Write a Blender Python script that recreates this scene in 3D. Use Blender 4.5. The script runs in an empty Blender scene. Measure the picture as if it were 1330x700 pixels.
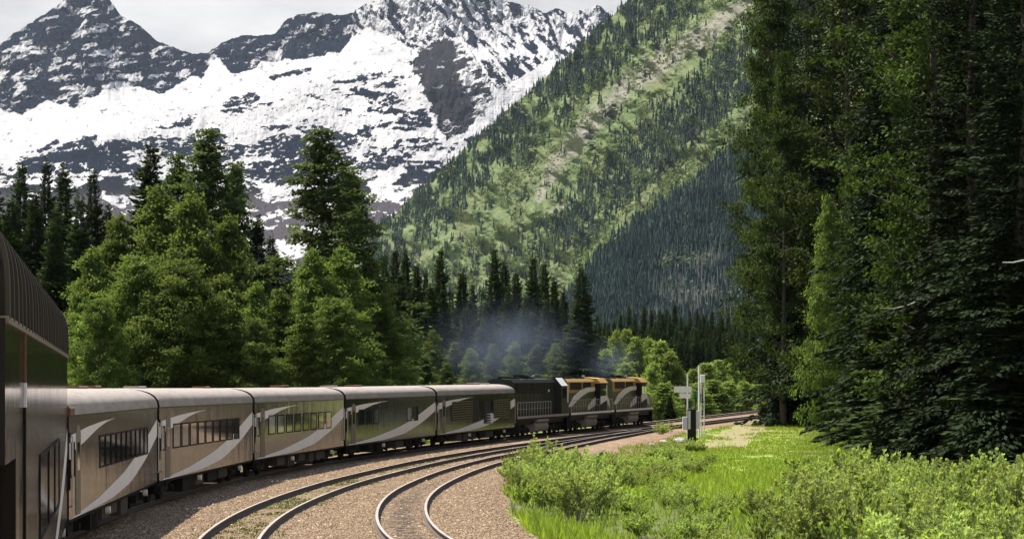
import bpy, math, random
import numpy as np
from mathutils import Vector, Matrix
R_ = math.radians
random.seed(7)
rng = np.random.default_rng(11)
sc = bpy.context.scene
COL = sc.collection

# ------------------------------------------------------------------ camera, sky, sun, exposure
F, CX, HY, CAMZ = 3300.0, 665.0, 503.0, 4.05      # focal length in photo pixels, centre column, horizon row, eye height
cam = bpy.data.cameras.new('camera')
cam.sensor_width = 36
cam.lens = F / 1330 * 36
cam.shift_y = (HY - 350) / 1330
cam.clip_start = 0.5
cam.clip_end = 60000
co = bpy.data.objects.new('camera', cam)
COL.objects.link(co)
co.location = (0, 0, CAMZ)
co.rotation_euler = (R_(90), 0, 0)
sc.camera = co

SUN_EL, SUN_AZ = 62.0, 62.0                        # azimuth: degrees to the left of straight ahead
sun_dir = Vector((-math.sin(R_(SUN_AZ)) * math.cos(R_(SUN_EL)), math.cos(R_(SUN_AZ)) * math.cos(R_(SUN_EL)), math.sin(R_(SUN_EL))))
sl = bpy.data.lights.new('sun', 'SUN')
sl.energy = 4.8
sl.angle = R_(0.55)
sl.color = (1.0, 0.93, 0.82)
so = bpy.data.objects.new('sun', sl)
COL.objects.link(so)
so.rotation_euler = (-sun_dir).to_track_quat('-Z', 'Y').to_euler()

world = bpy.data.worlds.new('World')
sc.world = world
world.use_nodes = True
wt = world.node_tree
wt.nodes.clear()
w_out = wt.nodes.new('ShaderNodeOutputWorld')
w_mix = wt.nodes.new('ShaderNodeMixShader')
w_sky = wt.nodes.new('ShaderNodeBackground')
w_cl = wt.nodes.new('ShaderNodeBackground')
sky = wt.nodes.new('ShaderNodeTexSky')
sky.sky_type = 'NISHITA'
sky.sun_disc = False
sky.sun_elevation = R_(SUN_EL)
sky.sun_rotation = R_(-SUN_AZ)
sky.altitude = 900
wt.links.new(sky.outputs[0], w_sky.inputs[0])
w_sky.inputs[1].default_value = 0.115
tc = wt.nodes.new('ShaderNodeTexCoord')
nz = wt.nodes.new('ShaderNodeTexNoise')
nz.inputs['Scale'].default_value = 9.0
nz.inputs['Detail'].default_value = 7
nz.inputs['Roughness'].default_value = 0.55
mp = wt.nodes.new('ShaderNodeMapping')
mp.inputs['Scale'].default_value = (1, 1, 2.6)
wt.links.new(tc.outputs['Generated'], mp.inputs[0])
wt.links.new(mp.outputs[0], nz.inputs['Vector'])
cr = wt.nodes.new('ShaderNodeValToRGB')            # cloud brightness
cr.color_ramp.elements[0].position = 0.33
cr.color_ramp.elements[0].color = (0.255, 0.25, 0.25, 1)
cr.color_ramp.elements[1].position = 0.66
cr.color_ramp.elements[1].color = (0.425, 0.415, 0.405, 1)
wt.links.new(nz.outputs['Fac'], cr.inputs[0])
wt.links.new(cr.outputs[0], w_cl.inputs[0])
w_cl.inputs[1].default_value = 1.0
sp = wt.nodes.new('ShaderNodeSeparateXYZ')
wt.links.new(tc.outputs['Generated'], sp.inputs[0])
nz2 = wt.nodes.new('ShaderNodeTexNoise')
nz2.inputs['Scale'].default_value = 2.2
nz2.inputs['Detail'].default_value = 4
wt.links.new(tc.outputs['Generated'], nz2.inputs['Vector'])
ad = wt.nodes.new('ShaderNodeMath'); ad.operation = 'MULTIPLY_ADD'
wt.links.new(nz2.outputs['Fac'], ad.inputs[0]); ad.inputs[1].default_value = 0.9; ad.inputs[2].default_value = 0.05
su = wt.nodes.new('ShaderNodeMath'); su.operation = 'SUBTRACT'
wt.links.new(ad.outputs[0], su.inputs[0]); wt.links.new(sp.outputs['Z'], su.inputs[1])
mr = wt.nodes.new('ShaderNodeMapRange')
mr.inputs['From Min'].default_value = -0.06; mr.inputs['From Max'].default_value = 0.08
wt.links.new(su.outputs[0], mr.inputs['Value'])
wt.links.new(mr.outputs[0], w_mix.inputs[0])
wt.links.new(w_sky.outputs[0], w_mix.inputs[1])
wt.links.new(w_cl.outputs[0], w_mix.inputs[2])
wt.links.new(w_mix.outputs[0], w_out.inputs['Surface'])

sc.view_settings.view_transform = 'Standard'
sc.view_settings.look = 'None'
sc.view_settings.gamma = 1
sc.view_settings.use_curve_mapping = False
sc.view_settings.exposure = 1.33
sc.render.engine = 'CYCLES'
cy = sc.cycles
cy.max_bounces = 6; cy.diffuse_bounces = 3; cy.glossy_bounces = 3; cy.transmission_bounces = 4
cy.volume_bounces = 0; cy.transparent_max_bounces = 8
cy.use_denoising = True
cy.sample_clamp_indirect = 6

# ------------------------------------------------------------------ numeric helpers
def _hash(ix, iy, s):
    h = (ix.astype(np.int64) * 374761393 + iy.astype(np.int64) * 668265263 + s * 982451653) & 0xFFFFFFFF
    h = ((h ^ (h >> 13)) * 1274126177) & 0xFFFFFFFF
    return ((h ^ (h >> 16)) & 0xFFFFFF) / float(0xFFFFFF)

def vnoise(x, y, s=0):
    x = np.asarray(x, float); y = np.asarray(y, float)
    ix = np.floor(x); iy = np.floor(y)
    fx = x - ix; fy = y - iy
    fx = fx * fx * (3 - 2 * fx); fy = fy * fy * (3 - 2 * fy)
    a = _hash(ix, iy, s); b = _hash(ix + 1, iy, s); c = _hash(ix, iy + 1, s); d = _hash(ix + 1, iy + 1, s)
    return a + (b - a) * fx + (c - a) * fy + (a - b - c + d) * fx * fy

def fbm(x, y, s=0, o=5, g=0.5, ridged=False):
    t = 0.0; amp = 1.0; tot = 0.0
    x = np.asarray(x, float); y = np.asarray(y, float)
    for i in range(o):
        n = vnoise(x, y, s + i * 17)
        if ridged:
            n = 1 - np.abs(2 * n - 1)
        t = t + amp * n; tot += amp; amp *= g
        x, y = 1.97 * x + 0.43 * y + 11.3, 1.97 * y - 0.43 * x + 5.7
    return t / tot

def sstep(a, b, x):
    t = np.clip((np.asarray(x, float) - a) / (b - a), 0, 1)
    return t * t * (3 - 2 * t)

def in_poly(px, py, poly):
    px = np.asarray(px, float); py = np.asarray(py, float)
    ins = np.zeros(px.shape, bool)
    n = len(poly)
    for i in range(n):
        x1, y1 = poly[i]; x2, y2 = poly[(i + 1) % n]
        c = (y1 > py) != (y2 > py)
        with np.errstate(divide='ignore', invalid='ignore'):
            xi = (x2 - x1) * (py - y1) / (y2 - y1 + 1e-12) + x1
        ins ^= c & (px < xi)
    return ins

def at(px, py, Y):
    """world point seen at photo pixel (px, py) at depth Y"""
    return np.array([(px - CX) * Y / F, Y, CAMZ + (HY - py) * Y / F])

def proj(x, y, z):
    return CX + F * x / y, HY - F * (z - CAMZ) / y

# ------------------------------------------------------------------ mesh helpers
def big_mesh(name, V, faces, mats, attrs=None, smooth=False, midx=None):
    """V (n,3); faces (m,3|4) int array"""
    me = bpy.data.meshes.new(name)
    V = np.asarray(V, np.float32); faces = np.asarray(faces, np.int32)
    k = faces.shape[1]
    me.vertices.add(len(V)); me.vertices.foreach_set('co', V.ravel())
    me.loops.add(faces.size); me.loops.foreach_set('vertex_index', faces.ravel())
    me.polygons.add(len(faces))
    me.polygons.foreach_set('loop_start', np.arange(0, faces.size, k, dtype=np.int32))
    if midx is not None:
        me.polygons.foreach_set('material_index', np.asarray(midx, np.int32))
    me.polygons.foreach_set('use_smooth', np.full(len(faces), smooth))
    for m in (mats if isinstance(mats, (list, tuple)) else [mats]):
        me.materials.append(m)
    for an, (dom, arr) in (attrs or {}).items():
        a = me.attributes.new(an, 'FLOAT', dom)
        a.data.foreach_set('value', np.asarray(arr, np.float32).ravel())
    me.update(calc_edges=True)
    return me

def link(name, me, parent=None, **props):
    o = bpy.data.objects.new(name, me)
    COL.objects.link(o)
    if parent is not None:
        o.parent = parent
    for k, v in props.items():
        o[k] = v
    return o

def empty(name, loc, label, cat, group=None, rotz=0.0):
    o = bpy.data.objects.new(name, None)
    COL.objects.link(o)
    o.empty_display_size = 0.5
    o.location = loc; o.rotation_euler = (0, 0, rotz)
    o['label'] = label; o['category'] = cat
    if group: o['group'] = group
    return o

def dup(root, loc, rotz=0.0, scale=(1, 1, 1), label=None, group=None):
    c = root.copy(); COL.objects.link(c)
    c.location = loc; c.rotation_euler = (0, 0, rotz); c.scale = scale
    if label: c['label'] = label
    if group: c['group'] = group
    for ch in list(root.children):
        d = ch.copy(); COL.objects.link(d); d.parent = c
    return c

class MB:
    def __init__(s): s.v = []; s.f = []; s.m = []
    def poly(s, pts, m=0):
        b = len(s.v); s.v += [tuple(p) for p in pts]; s.f.append(tuple(range(b, b + len(pts)))); s.m.append(m)
    def box(s, x0, x1, y0, y1, z0, z1, m=0, bev=0.0):
        if bev <= 0:
            b = len(s.v)
            s.v += [(x0, y0, z0), (x1, y0, z0), (x1, y1, z0), (x0, y1, z0), (x0, y0, z1), (x1, y0, z1), (x1, y1, z1), (x0, y1, z1)]
            for f in ((0, 3, 2, 1), (4, 5, 6, 7), (0, 1, 5, 4), (1, 2, 6, 5), (2, 3, 7, 6), (3, 0, 4, 7)):
                s.f.append(tuple(b + i for i in f)); s.m.append(m)
        else:
            prof = [(y0 + bev, z0), (y1 - bev, z0), (y1, z0 + bev), (y1, z1 - bev), (y1 - bev, z1), (y0 + bev, z1), (y0, z1 - bev), (y0, z0 + bev)]
            s.extrude_x(prof, x0, x1, m)
    def extrude_x(s, prof, x0, x1, m=0, caps=True):
        b = len(s.v); n = len(prof)
        s.v += [(x0, y, z) for y, z in prof] + [(x1, y, z) for y, z in prof]
        for i in range(n):
            j = (i + 1) % n
            s.f.append((b + i, b + n + i, b + n + j, b + j)); s.m.append(m)
        if caps:
            s.f.append(tuple(b + i for i in range(n))); s.m.append(m)
            s.f.append(tuple(b + n + i for i in reversed(range(n)))); s.m.append(m)
    def extrude_y(s, prof, y0, y1, m=0):
        b = len(s.v); n = len(prof)
        s.v += [(x, y0, z) for x, z in prof] + [(x, y1, z) for x, z in prof]
        for i in range(n):
            j = (i + 1) % n
            s.f.append((b + i, b + j, b + n + j, b + n + i)); s.m.append(m)
        s.f.append(tuple(b + i for i in reversed(range(n)))); s.m.append(m)
        s.f.append(tuple(b + n + i for i in range(n))); s.m.append(m)
    def tube(s, p, q, r, n=8, r2=None, m=0):
        p = Vector(p); q = Vector(q); d = (q - p).normalized()
        a = d.orthogonal().normalized(); c = d.cross(a)
        r2 = r if r2 is None else r2
        b = len(s.v)
        for (o, rr) in ((p, r), (q, r2)):
            for i in range(n):
                t = 2 * math.pi * i / n
                s.v.append(tuple(o + (a * math.cos(t) + c * math.sin(t)) * rr))
        for i in range(n):
            j = (i + 1) % n
            s.f.append((b + i, b + j, b + n + j, b + n + i)); s.m.append(m)
        s.f.append(tuple(b + i for i in reversed(range(n)))); s.m.append(m)
        s.f.append(tuple(b + n + i for i in range(n))); s.m.append(m)
    def build(s, name, mats, parent=None, smooth=False, **props):
        me = bpy.data.meshes.new(name)
        me.from_pydata(s.v, [], s.f)
        for mt in (mats if isinstance(mats, (list, tuple)) else [mats]):
            me.materials.append(mt)
        for p, i in zip(me.polygons, s.m):
            p.material_index = i; p.use_smooth = smooth
        me.update()
        return link(name, me, parent, **props)

# ------------------------------------------------------------------ materials
class NT:
    def __init__(s, name):
        s.mat = bpy.data.materials.new(name); s.mat.use_nodes = True
        s.t = s.mat.node_tree; s.t.nodes.clear()
        s.out = s.t.nodes.new('ShaderNodeOutputMaterial')
    def n(s, typ, **kw):
        nd = s.t.nodes.new('ShaderNode' + typ)
        for k, v in kw.items():
            if hasattr(nd, k): setattr(nd, k, v)
            else: nd.inputs[k.replace('_', ' ')].default_value = v
        return nd
    def l(s, a, b): s.t.links.new(a, b)
    def noise(s, scale, detail=4, rough=0.55, vec=None, stretch=None):
        nd = s.n('TexNoise'); nd.inputs['Scale'].default_value = scale; nd.inputs['Detail'].default_value = detail; nd.inputs['Roughness'].default_value = rough
        if vec is None:
            vec = s.n('TexCoord').outputs['Object']
        if stretch:
            m = s.n('Mapping'); m.inputs['Scale'].default_value = stretch; s.l(vec, m.inputs[0]); vec = m.outputs[0]
        s.l(vec, nd.inputs['Vector'])
        return nd.outputs['Fac']
    def ramp(s, fac, stops, interp='LINEAR'):
        r = s.n('ValToRGB'); r.color_ramp.interpolation = interp
        e = r.color_ramp.elements
        while len(e) < len(stops): e.new(0.5)
        for i, (p, c) in enumerate(stops):
            e[i].position = p; e[i].color = (c[0], c[1], c[2], 1) if hasattr(c, '__len__') else (c, c, c, 1)
        s.l(fac, r.inputs[0]); return r.outputs[0]
    def mix(s, fac, a, b, mode='MIX'):
        m = s.n('Mix'); m.data_type = 'RGBA'; m.blend_type = mode
        for val, sock in ((fac, m.inputs[0]), (a, m.inputs[6]), (b, m.inputs[7])):
            if hasattr(val, 'is_linked'): s.l(val, sock)
            elif hasattr(val, '__len__'): sock.default_value = (val[0], val[1], val[2], 1)
            else: sock.default_value = val
        return m.outputs[2]
    def math(s, op, a, b=None, c=None, clamp=False):
        m = s.n('Math'); m.operation = op; m.use_clamp = clamp
        for val, sock in ((a, m.inputs[0]), (b, m.inputs[1]), (c, m.inputs[2])):
            if val is None: continue
            if hasattr(val, 'is_linked'): s.l(val, sock)
            else: sock.default_value = val
        return m.outputs[0]
    def maprange(s, v, a, b, c=0.0, d=1.0):
        m = s.n('MapRange'); s.l(v, m.inputs['Value'])
        for nm, x in (('From Min', a), ('From Max', b), ('To Min', c), ('To Max', d)): m.inputs[nm].default_value = x
        return m.outputs[0]
    def attr(s, name):
        a = s.n('Attribute'); a.attribute_name = name; return a.outputs['Fac']
    def bump(s, h, strength=0.5, dist=0.05):
        b = s.n('Bump'); b.inputs['Strength'].default_value = strength; b.inputs['Distance'].default_value = dist
        s.l(h, b.inputs['Height']); return b.outputs[0]
    def bsdf(s, color, rough=0.6, metal=0.0, normal=None, spec=0.5, coat=0.0):
        p = s.n('BsdfPrincipled')
        if hasattr(color, 'is_linked'): s.l(color, p.inputs['Base Color'])
        else: p.inputs['Base Color'].default_value = (*color, 1)
        if hasattr(rough, 'is_linked'): s.l(rough, p.inputs['Roughness'])
        else: p.inputs['Roughness'].default_value = rough
        p.inputs['Metallic'].default_value = metal
        p.inputs['Specular IOR Level'].default_value = spec
        p.inputs['Coat Weight'].default_value = coat
        p.inputs['Coat Roughness'].default_value = 0.08
        if normal is not None: s.l(normal, p.inputs['Normal'])
        s.l(p.outputs[0], s.out.inputs['Surface']); return p

def painted(name, col, rough=0.4, dirt=(0.10, 0.08, 0.06), amount=0.5, metal=0.0, streak=(3, 3, 0.35), coat=0.0, spec=0.5):
    t = NT(name)
    n = t.noise(1.3, 6, 0.65, stretch=streak)
    n2 = t.noise(9, 4, 0.6)
    f = t.math('MULTIPLY', t.maprange(n, 0.42, 0.75), amount)
    c = t.mix(f, col, dirt)
    c = t.mix(t.maprange(n2, 0.3, 0.8, 0, 0.25), c, tuple(x * 0.6 for x in col))
    r = t.math('ADD', t.maprange(n, 0.3, 0.8, 0, 0.25), rough)
    t.bsdf(c, r, metal, coat=coat, spec=spec)
    return t.mat

def leaf_mat(name, dark, light, trans=0.35, tcol=None, rough=0.7, var=0.25, spec=0.08):
    t = NT(name)
    tint = t.attr('tint')
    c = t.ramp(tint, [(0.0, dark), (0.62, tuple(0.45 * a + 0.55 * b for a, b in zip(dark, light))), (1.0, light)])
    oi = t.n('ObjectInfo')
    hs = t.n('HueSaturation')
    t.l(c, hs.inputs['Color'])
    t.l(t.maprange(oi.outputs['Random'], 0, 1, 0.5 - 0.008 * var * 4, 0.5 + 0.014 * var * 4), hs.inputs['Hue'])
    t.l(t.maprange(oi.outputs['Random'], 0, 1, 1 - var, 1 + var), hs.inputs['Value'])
    p = t.n('BsdfPrincipled')
    t.l(hs.outputs[0], p.inputs['Base Color']); p.inputs['Roughness'].default_value = rough; p.inputs['Specular IOR Level'].default_value = spec
    tr = t.n('BsdfTranslucent')
    g = t.mix(1.0, hs.outputs[0], tcol or (1.0, 1.0, 0.55), 'MULTIPLY')
    t.l(g, tr.inputs[0])
    m = t.n('MixShader'); m.inputs[0].default_value = trans
    t.l(p.outputs[0], m.inputs[1]); t.l(tr.outputs[0], m.inputs[2])
    t.l(m.outputs[0], t.out.inputs['Surface'])
    return t.mat

def bark_mat(name, a, b):
    t = NT(name)
    n = t.noise(3.0, 6, 0.65, stretch=(4, 4, 0.7))
    c = t.ramp(n, [(0.3, a), (0.7, b)])
    t.bsdf(c, 0.9, normal=t.bump(n, 0.7, 0.05))
    return t.mat

M = {}
M['spruce'] = leaf_mat('spruce_needles', (0.012, 0.022, 0.009), (0.062, 0.090, 0.028), 0.22)
M['dark_spruce'] = leaf_mat('dark_spruce_needles', (0.003, 0.006, 0.002), (0.017, 0.029, 0.007), 0.16)  # near-black: shade of the backlit forest put into the needle colour
M['cottonwood'] = leaf_mat('cottonwood_leaves', (0.022, 0.038, 0.012), (0.135, 0.175, 0.052), 0.40)
M['leaf'] = leaf_mat('broadleaf_leaves', (0.034, 0.058, 0.013), (0.215, 0.275, 0.062), 0.45)
M['leaf_dark'] = leaf_mat('shaded_wood_leaves', (0.004, 0.010, 0.002), (0.074, 0.110, 0.016), 0.34)  # backlit shade and sunlit sprays both carried by the leaf colours
M['willow'] = leaf_mat('willow_leaves', (0.080, 0.125, 0.030), (0.440, 0.520, 0.170), 0.50, var=0.26)
M['aspen'] = leaf_mat('young_aspen_leaves', (0.095, 0.145, 0.036), (0.340, 0.420, 0.110), 0.5, var=0.15)
M['grass'] = leaf_mat('meadow_grass', (0.130, 0.200, 0.026), (0.360, 0.460, 0.075), 0.45, var=0.05)
M['far_conifer'] = leaf_mat('far_conifer_needles', (0.014, 0.027, 0.022), (0.055, 0.085, 0.056), 0.1)  # lighter and bluish: distance haze put into the needle colour
M['spur_conifer'] = leaf_mat('spur_conifer_needles', (0.010, 0.023, 0.021), (0.044, 0.070, 0.057), 0.1)  # valley haze over the spur, painted as a bluer needle tint
M['spur_bush'] = leaf_mat('spur_bush_leaves', (0.035, 0.055, 0.035), (0.11, 0.135, 0.075), 0.2)
M['far_bush'] = leaf_mat('hillside_bush_leaves', (0.060, 0.088, 0.034), (0.185, 0.225, 0.090), 0.3)
M['bark'] = bark_mat('spruce_bark', (0.030, 0.024, 0.019), (0.085, 0.068, 0.052))
M['bark_pale'] = bark_mat('pale_bark', (0.09, 0.08, 0.065), (0.23, 0.21, 0.18))
M['dead'] = bark_mat('dead_wood', (0.20, 0.19, 0.18), (0.42, 0.41, 0.40))

# train paints
def bronze():
    t = NT('bronze_coach_paint')
    n = t.noise(1.1, 5, 0.6, stretch=(2.2, 2.2, 0.12))
    n2 = t.noise(9, 4, 0.7, stretch=(1, 1, 0.04))
    c = t.ramp(t.math('ADD', t.math('MULTIPLY', n, 0.55), t.math('MULTIPLY', n2, 0.45)), [(0.36, (0.006, 0.0055, 0.0045)), (0.5, (0.013, 0.0115, 0.009)), (0.66, (0.030, 0.026, 0.020))])  # vertical streaks of reflection painted into the base colour
    geo = t.n('TexCoord')
    sx = t.n('SeparateXYZ'); t.l(geo.outputs['Object'], sx.inputs[0])
    low = t.maprange(sx.outputs['Z'], 0.85, 1.9, 0.55, 0.0)        # road dirt thrown up from the track
    c = t.mix(t.math('MULTIPLY', low, n), c, (0.045, 0.037, 0.028))
    hgt = t.math('ADD', t.noise(0.9, 3, 0.5, stretch=(1, 1, 0.25)), t.math('MULTIPLY', n2, 0.12))
    r = t.maprange(n2, 0.3, 0.7, 0.04, 0.16)
    t.bsdf(c, r, 0.0, normal=t.bump(hgt, 0.5, 0.04), spec=0.36)
    return t.mat
M['bronze'] = bronze()
M['swoosh'] = painted('pale_swoosh_paint', (0.70, 0.665, 0.60), 0.5, (0.36, 0.30, 0.23), 0.4, streak=(5, 5, 0.25), spec=0.25)
M['roof'] = painted('weathered_coach_roof', (0.33, 0.283, 0.240), 0.40, (0.16, 0.11, 0.07), 0.6, metal=0.2, streak=(0.5, 2.5, 2.5))
M['black'] = painted('black_underframe', (0.012, 0.011, 0.010), 0.75, (0.030, 0.024, 0.019), 0.8, spec=0.15)
M['dark_steel'] = painted('dark_bogie_steel', (0.022, 0.020, 0.018), 0.75, (0.030, 0.023, 0.018), 0.8, spec=0.12)
M['equip'] = painted('dusty_equipment_box', (0.055, 0.046, 0.037), 0.7, (0.10, 0.078, 0.055), 0.7, spec=0.2)
M['rust'] = painted('rusty_metal', (0.15, 0.075, 0.035), 0.8, (0.10, 0.05, 0.03), 0.7)
M['white'] = painted('white_paint', (0.80, 0.79, 0.76), 0.45, (0.35, 0.31, 0.26), 0.35)
M['gold'] = painted('gold_locomotive_paint', (0.42, 0.25, 0.06), 0.42, (0.25, 0.13, 0.04), 0.4, spec=0.3)
M['olive'] = painted('olive_locomotive_paint', (0.085, 0.085, 0.030), 0.34, (0.05, 0.045, 0.025), 0.5, spec=0.3)
M['locoblack'] = painted('black_locomotive_paint', (0.010, 0.011, 0.010), 0.5, (0.020, 0.017, 0.014), 0.5, spec=0.14)
M['greygreen'] = painted('grey_green_locomotive_paint', (0.024, 0.027, 0.019), 0.45, (0.020, 0.018, 0.013), 0.5, spec=0.22)
M['tank'] = painted('dusty_fuel_tank', (0.30, 0.26, 0.23), 0.5, (0.16, 0.12, 0.09), 0.6)
M['lamp'] = painted('pale_lens', (0.85, 0.80, 0.66), 0.25, (0.5, 0.45, 0.3), 0.1)
M['green_sign'] = painted('green_sign_paint', (0.02, 0.16, 0.07), 0.45, (0.03, 0.08, 0.05), 0.3)
M['cabinet'] = painted('grey_cabinet_paint', (0.50, 0.52, 0.54), 0.45, (0.30, 0.27, 0.23), 0.4)
def glass():
    t = NT('dark_tinted_glass')
    n = t.noise(0.8, 3)
    t.bsdf(t.ramp(n, [(0.3, (0.010, 0.011, 0.010)), (0.8, (0.030, 0.032, 0.026))]), 0.05, 0.0, spec=0.8)
    return t.mat
M['glass'] = glass()
def chrome():
    t = NT('bare_steel'); n = t.noise(6, 3)
    t.bsdf(t.ramp(n, [(0.3, (0.35, 0.33, 0.30)), (0.8, (0.55, 0.52, 0.48))]), 0.3, 0.8)
    return t.mat
M['steel'] = chrome()
def rail_mats():
    t = NT('worn_rail_head'); n = t.noise(2.5, 4)
    t.bsdf(t.ramp(n, [(0.3, (0.30, 0.25, 0.21)), (0.75, (0.52, 0.45, 0.39))]), 0.42, 0.6)
    u = NT('rusty_rail_web'); n = u.noise(5, 5)
    u.bsdf(u.ramp(n, [(0.3, (0.028, 0.020, 0.016)), (0.75, (0.075, 0.050, 0.036))]), 0.8)
    return t.mat, u.mat
M['railtop'], M['railweb'] = rail_mats()
M['tie'] = painted('weathered_sleeper_timber', (0.060, 0.048, 0.038), 0.9, (0.14, 0.11, 0.08), 0.7, streak=(0.6, 5, 5))

# ------------------------------------------------------------------ track geometry
def rz(Y):      # rail height along the line
    Y = np.asarray(Y, float)
    k = np.interp(Y, [0, 125, 150, 190, 247, 360, 600, 1200], [0, 0, 0.07, 0.28, 0.55, 1.15, 2.0, 4.0])
    k2 = np.interp(Y + 12, [0, 125, 150, 190, 247, 360, 600, 1200], [0, 0, 0.07, 0.28, 0.55, 1.15, 2.0, 4.0])
    k3 = np.interp(Y - 12, [0, 125, 150, 190, 247, 360, 600, 1200], [0, 0, 0.07, 0.28, 0.55, 1.15, 2.0, 4.0])
    return (k + k2 + k3) / 3

def catmull(P, step=0.8):
    P = np.asarray(P, float); out = []
    P = np.vstack([2 * P[0] - P[1], P, 2 * P[-1] - P[-2]])
    for i in range(1, len(P) - 2):
        n = max(2, int(np.linalg.norm(P[i + 1] - P[i]) / step))
        for t in np.linspace(0, 1, n, endpoint=False):
            a, b, c, d = P[i - 1], P[i], P[i + 1], P[i + 2]
            out.append(0.5 * (2 * b + (c - a) * t + (2 * a - 5 * b + 4 * c - d) * t * t + (3 * b - a - 3 * c + d) * t ** 3))
    out.append(P[-2]); return np.array(out)

def smooth_line(L, it=30):
    L = L.copy()
    for _ in range(it):
        L[1:-1] = 0.25 * L[:-2] + 0.5 * L[1:-1] + 0.25 * L[2:]
    return L

def offset_line(L, d):
    """positive d: to the right of travel"""
    T = np.gradient(L, axis=0); T /= np.linalg.norm(T, axis=1)[:, None]
    return L + d * np.c_[T[:, 1], -T[:, 0]]

def pix_track(pts, lift):
    out = []
    for u, v in pts:
        Y = 100.0
        for _ in range(40):
            Y = F * (CAMZ - rz(Y) - lift) / (v - HY)
        out.append(((u - CX) * Y / F, float(Y)))
    return np.array(out)

SIDE = [(-5.5, 27.5), (-10.76, 61.5), (-12.2, 87.5), (-11.55, 113.4), (-9.16, 139), (-4.91, 164.6), (0.26, 190), (4.75, 209), (9.25, 228), (13.8, 247), (39.5, 357), (64, 460)]
main = offset_line(smooth_line(catmull([(0.6, 2.0), (-3.2, 16)] + SIDE), 60), -1.55)
LIFT2 = 0.15
T2o = pix_track([(254.7, 699.5), (289.5, 673), (338, 651), (401, 630), (440, 619), (500, 606), (524.2, 600), (608.4, 585.3), (720, 569.5)], LIFT2)
T3o = pix_track([(507.4, 699), (490.5, 680), (488, 665), (494.7, 650.5), (511.6, 635.8), (541, 622), (574.7, 609.5), (614.7, 598.3), (650.5, 590.5), (690.5, 583.6)], LIFT2)
G2 = 0.77
far2 = offset_line(main, 5.4)
far2 = far2[(far2[:, 1] > 215)]
t2 = offset_line(catmull(np.vstack([[T2o[0] + 2.2 * (T2o[0] - T2o[1]) + (1.8, 0)], [T2o[0] + 1.0 * (T2o[0] - T2o[1]) + (0.35, 0)], T2o])), G2)
t2 = smooth_line(catmull(np.vstack([t2[::12], far2[::14]])), 120)
t3raw = offset_line(catmull(np.vstack([[(5.2, 36.0)], [(-0.6, 51.0)], T3o])), G2)
j = np.argmin(np.abs(t2[:, 1] - 226))
t3 = smooth_line(catmull(np.vstack([t3raw[::10], t2[j:j + 1]])), 60)

def lift(Y):
    return LIFT2 * (1 - sstep(170, 230, Y))

def rail_mesh(L, off, zfun, name, parent):
    P = offset_line(L, off)
    T = np.gradient(P, axis=0); T /= np.linalg.norm(T, axis=1)[:, None]
    N = np.c_[T[:, 1], -T[:, 0]]
    prof = [(-0.042, 0.0), (-0.042, -0.035), (-0.010, -0.05), (-0.010, -0.145), (-0.075, -0.165), (-0.075, -0.19),
            (0.075, -0.19), (0.075, -0.165), (0.010, -0.145), (0.010, -0.05), (0.042, -0.035), (0.042, 0.0)]
    n = len(prof); z0 = zfun(P[:, 1])
    V = np.concatenate([np.c_[P + N * a, z0 + b][:, None, :] for a, b in prof], axis=1).reshape(-1, 3)
    i = np.arange(len(P) - 1)[:, None] * n; k = np.arange(n)[None, :]; k2 = (k + 1) % n
    fc = np.stack([i + k, i + n + k, i + n + k2, i + k2], -1).reshape(-1, 4)
    mi = np.tile(np.array([0 if q in (0, n - 1) else 1 for q in range(n)]), len(P) - 1)
    mi = np.tile(np.array([1] * (n - 2) + [1, 0]), len(P) - 1)
    return link(name, big_mesh(name, V, fc, [M['railtop'], M['railweb']], midx=mi), parent)

zmain = lambda Y: rz(Y) - 0.05
z2 = lambda Y: rz(Y) + lift(Y)
z3 = lambda Y: rz(Y) + lift(Y) - 0.004
tr_specs = [(main, 0.755, zmain, 'railway track the long train stands on, mostly in its shadow'),
            (t2, G2, z2, 'middle railway track with grass growing between its rails'),
            (t3, G2, z3, 'rightmost railway track curving sharply past the shrubs')]
for L, g, zf, lab in tr_specs:
    root = empty('railway_track', (0, 0, 0), lab, 'railway track', 'railway tracks curving through the valley')
    if L is t3: L = L[:-6]
    rail_mesh(L, -g, zf, 'rail', root); rail_mesh(L, g, zf, 'rail', root)
    if L is not main:
        T = np.gradient(L, axis=0); T /= np.linalg.norm(T, axis=1)[:, None]
        acc = 0; cnt = 0
        for q in range(1, len(L)):
            acc += np.linalg.norm(L[q] - L[q - 1])
            if acc > 0.66 and 58 < L[q][1] < 100 and cnt < 40:
                acc = 0; cnt += 1
                if random.random() < 0.45: continue
                b = MB(); b.box(-1.25, 1.25, -0.11, 0.11, -0.12, 0.0)
                s = b.build('sleeper', M['tie'], root)
                s.location = (L[q][0], L[q][1], float(zf(L[q][1])) - 0.215 + random.uniform(-0.03, 0.012))
                s.rotation_euler = (0, 0, math.atan2(-T[q][0], T[q][1]) + random.uniform(-.02, .02))

# ------------------------------------------------------------------ ground sheet
xs_in = np.arange(-20, 62.01, 0.4)
xs_l = -20 - np.geomspace(0.6, 6000, 46); xs_r = 62 + np.geomspace(0.6, 6000, 46)
XS = np.concatenate([xs_l[::-1], xs_in, xs_r])
YS = np.concatenate([np.arange(-60, 24, 6.0), np.arange(24, 330, 0.55), np.arange(330, 480, 2.5), np.geomspace(480, 15000, 70)])
GX, GY = np.meshgrid(XS, YS)

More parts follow.
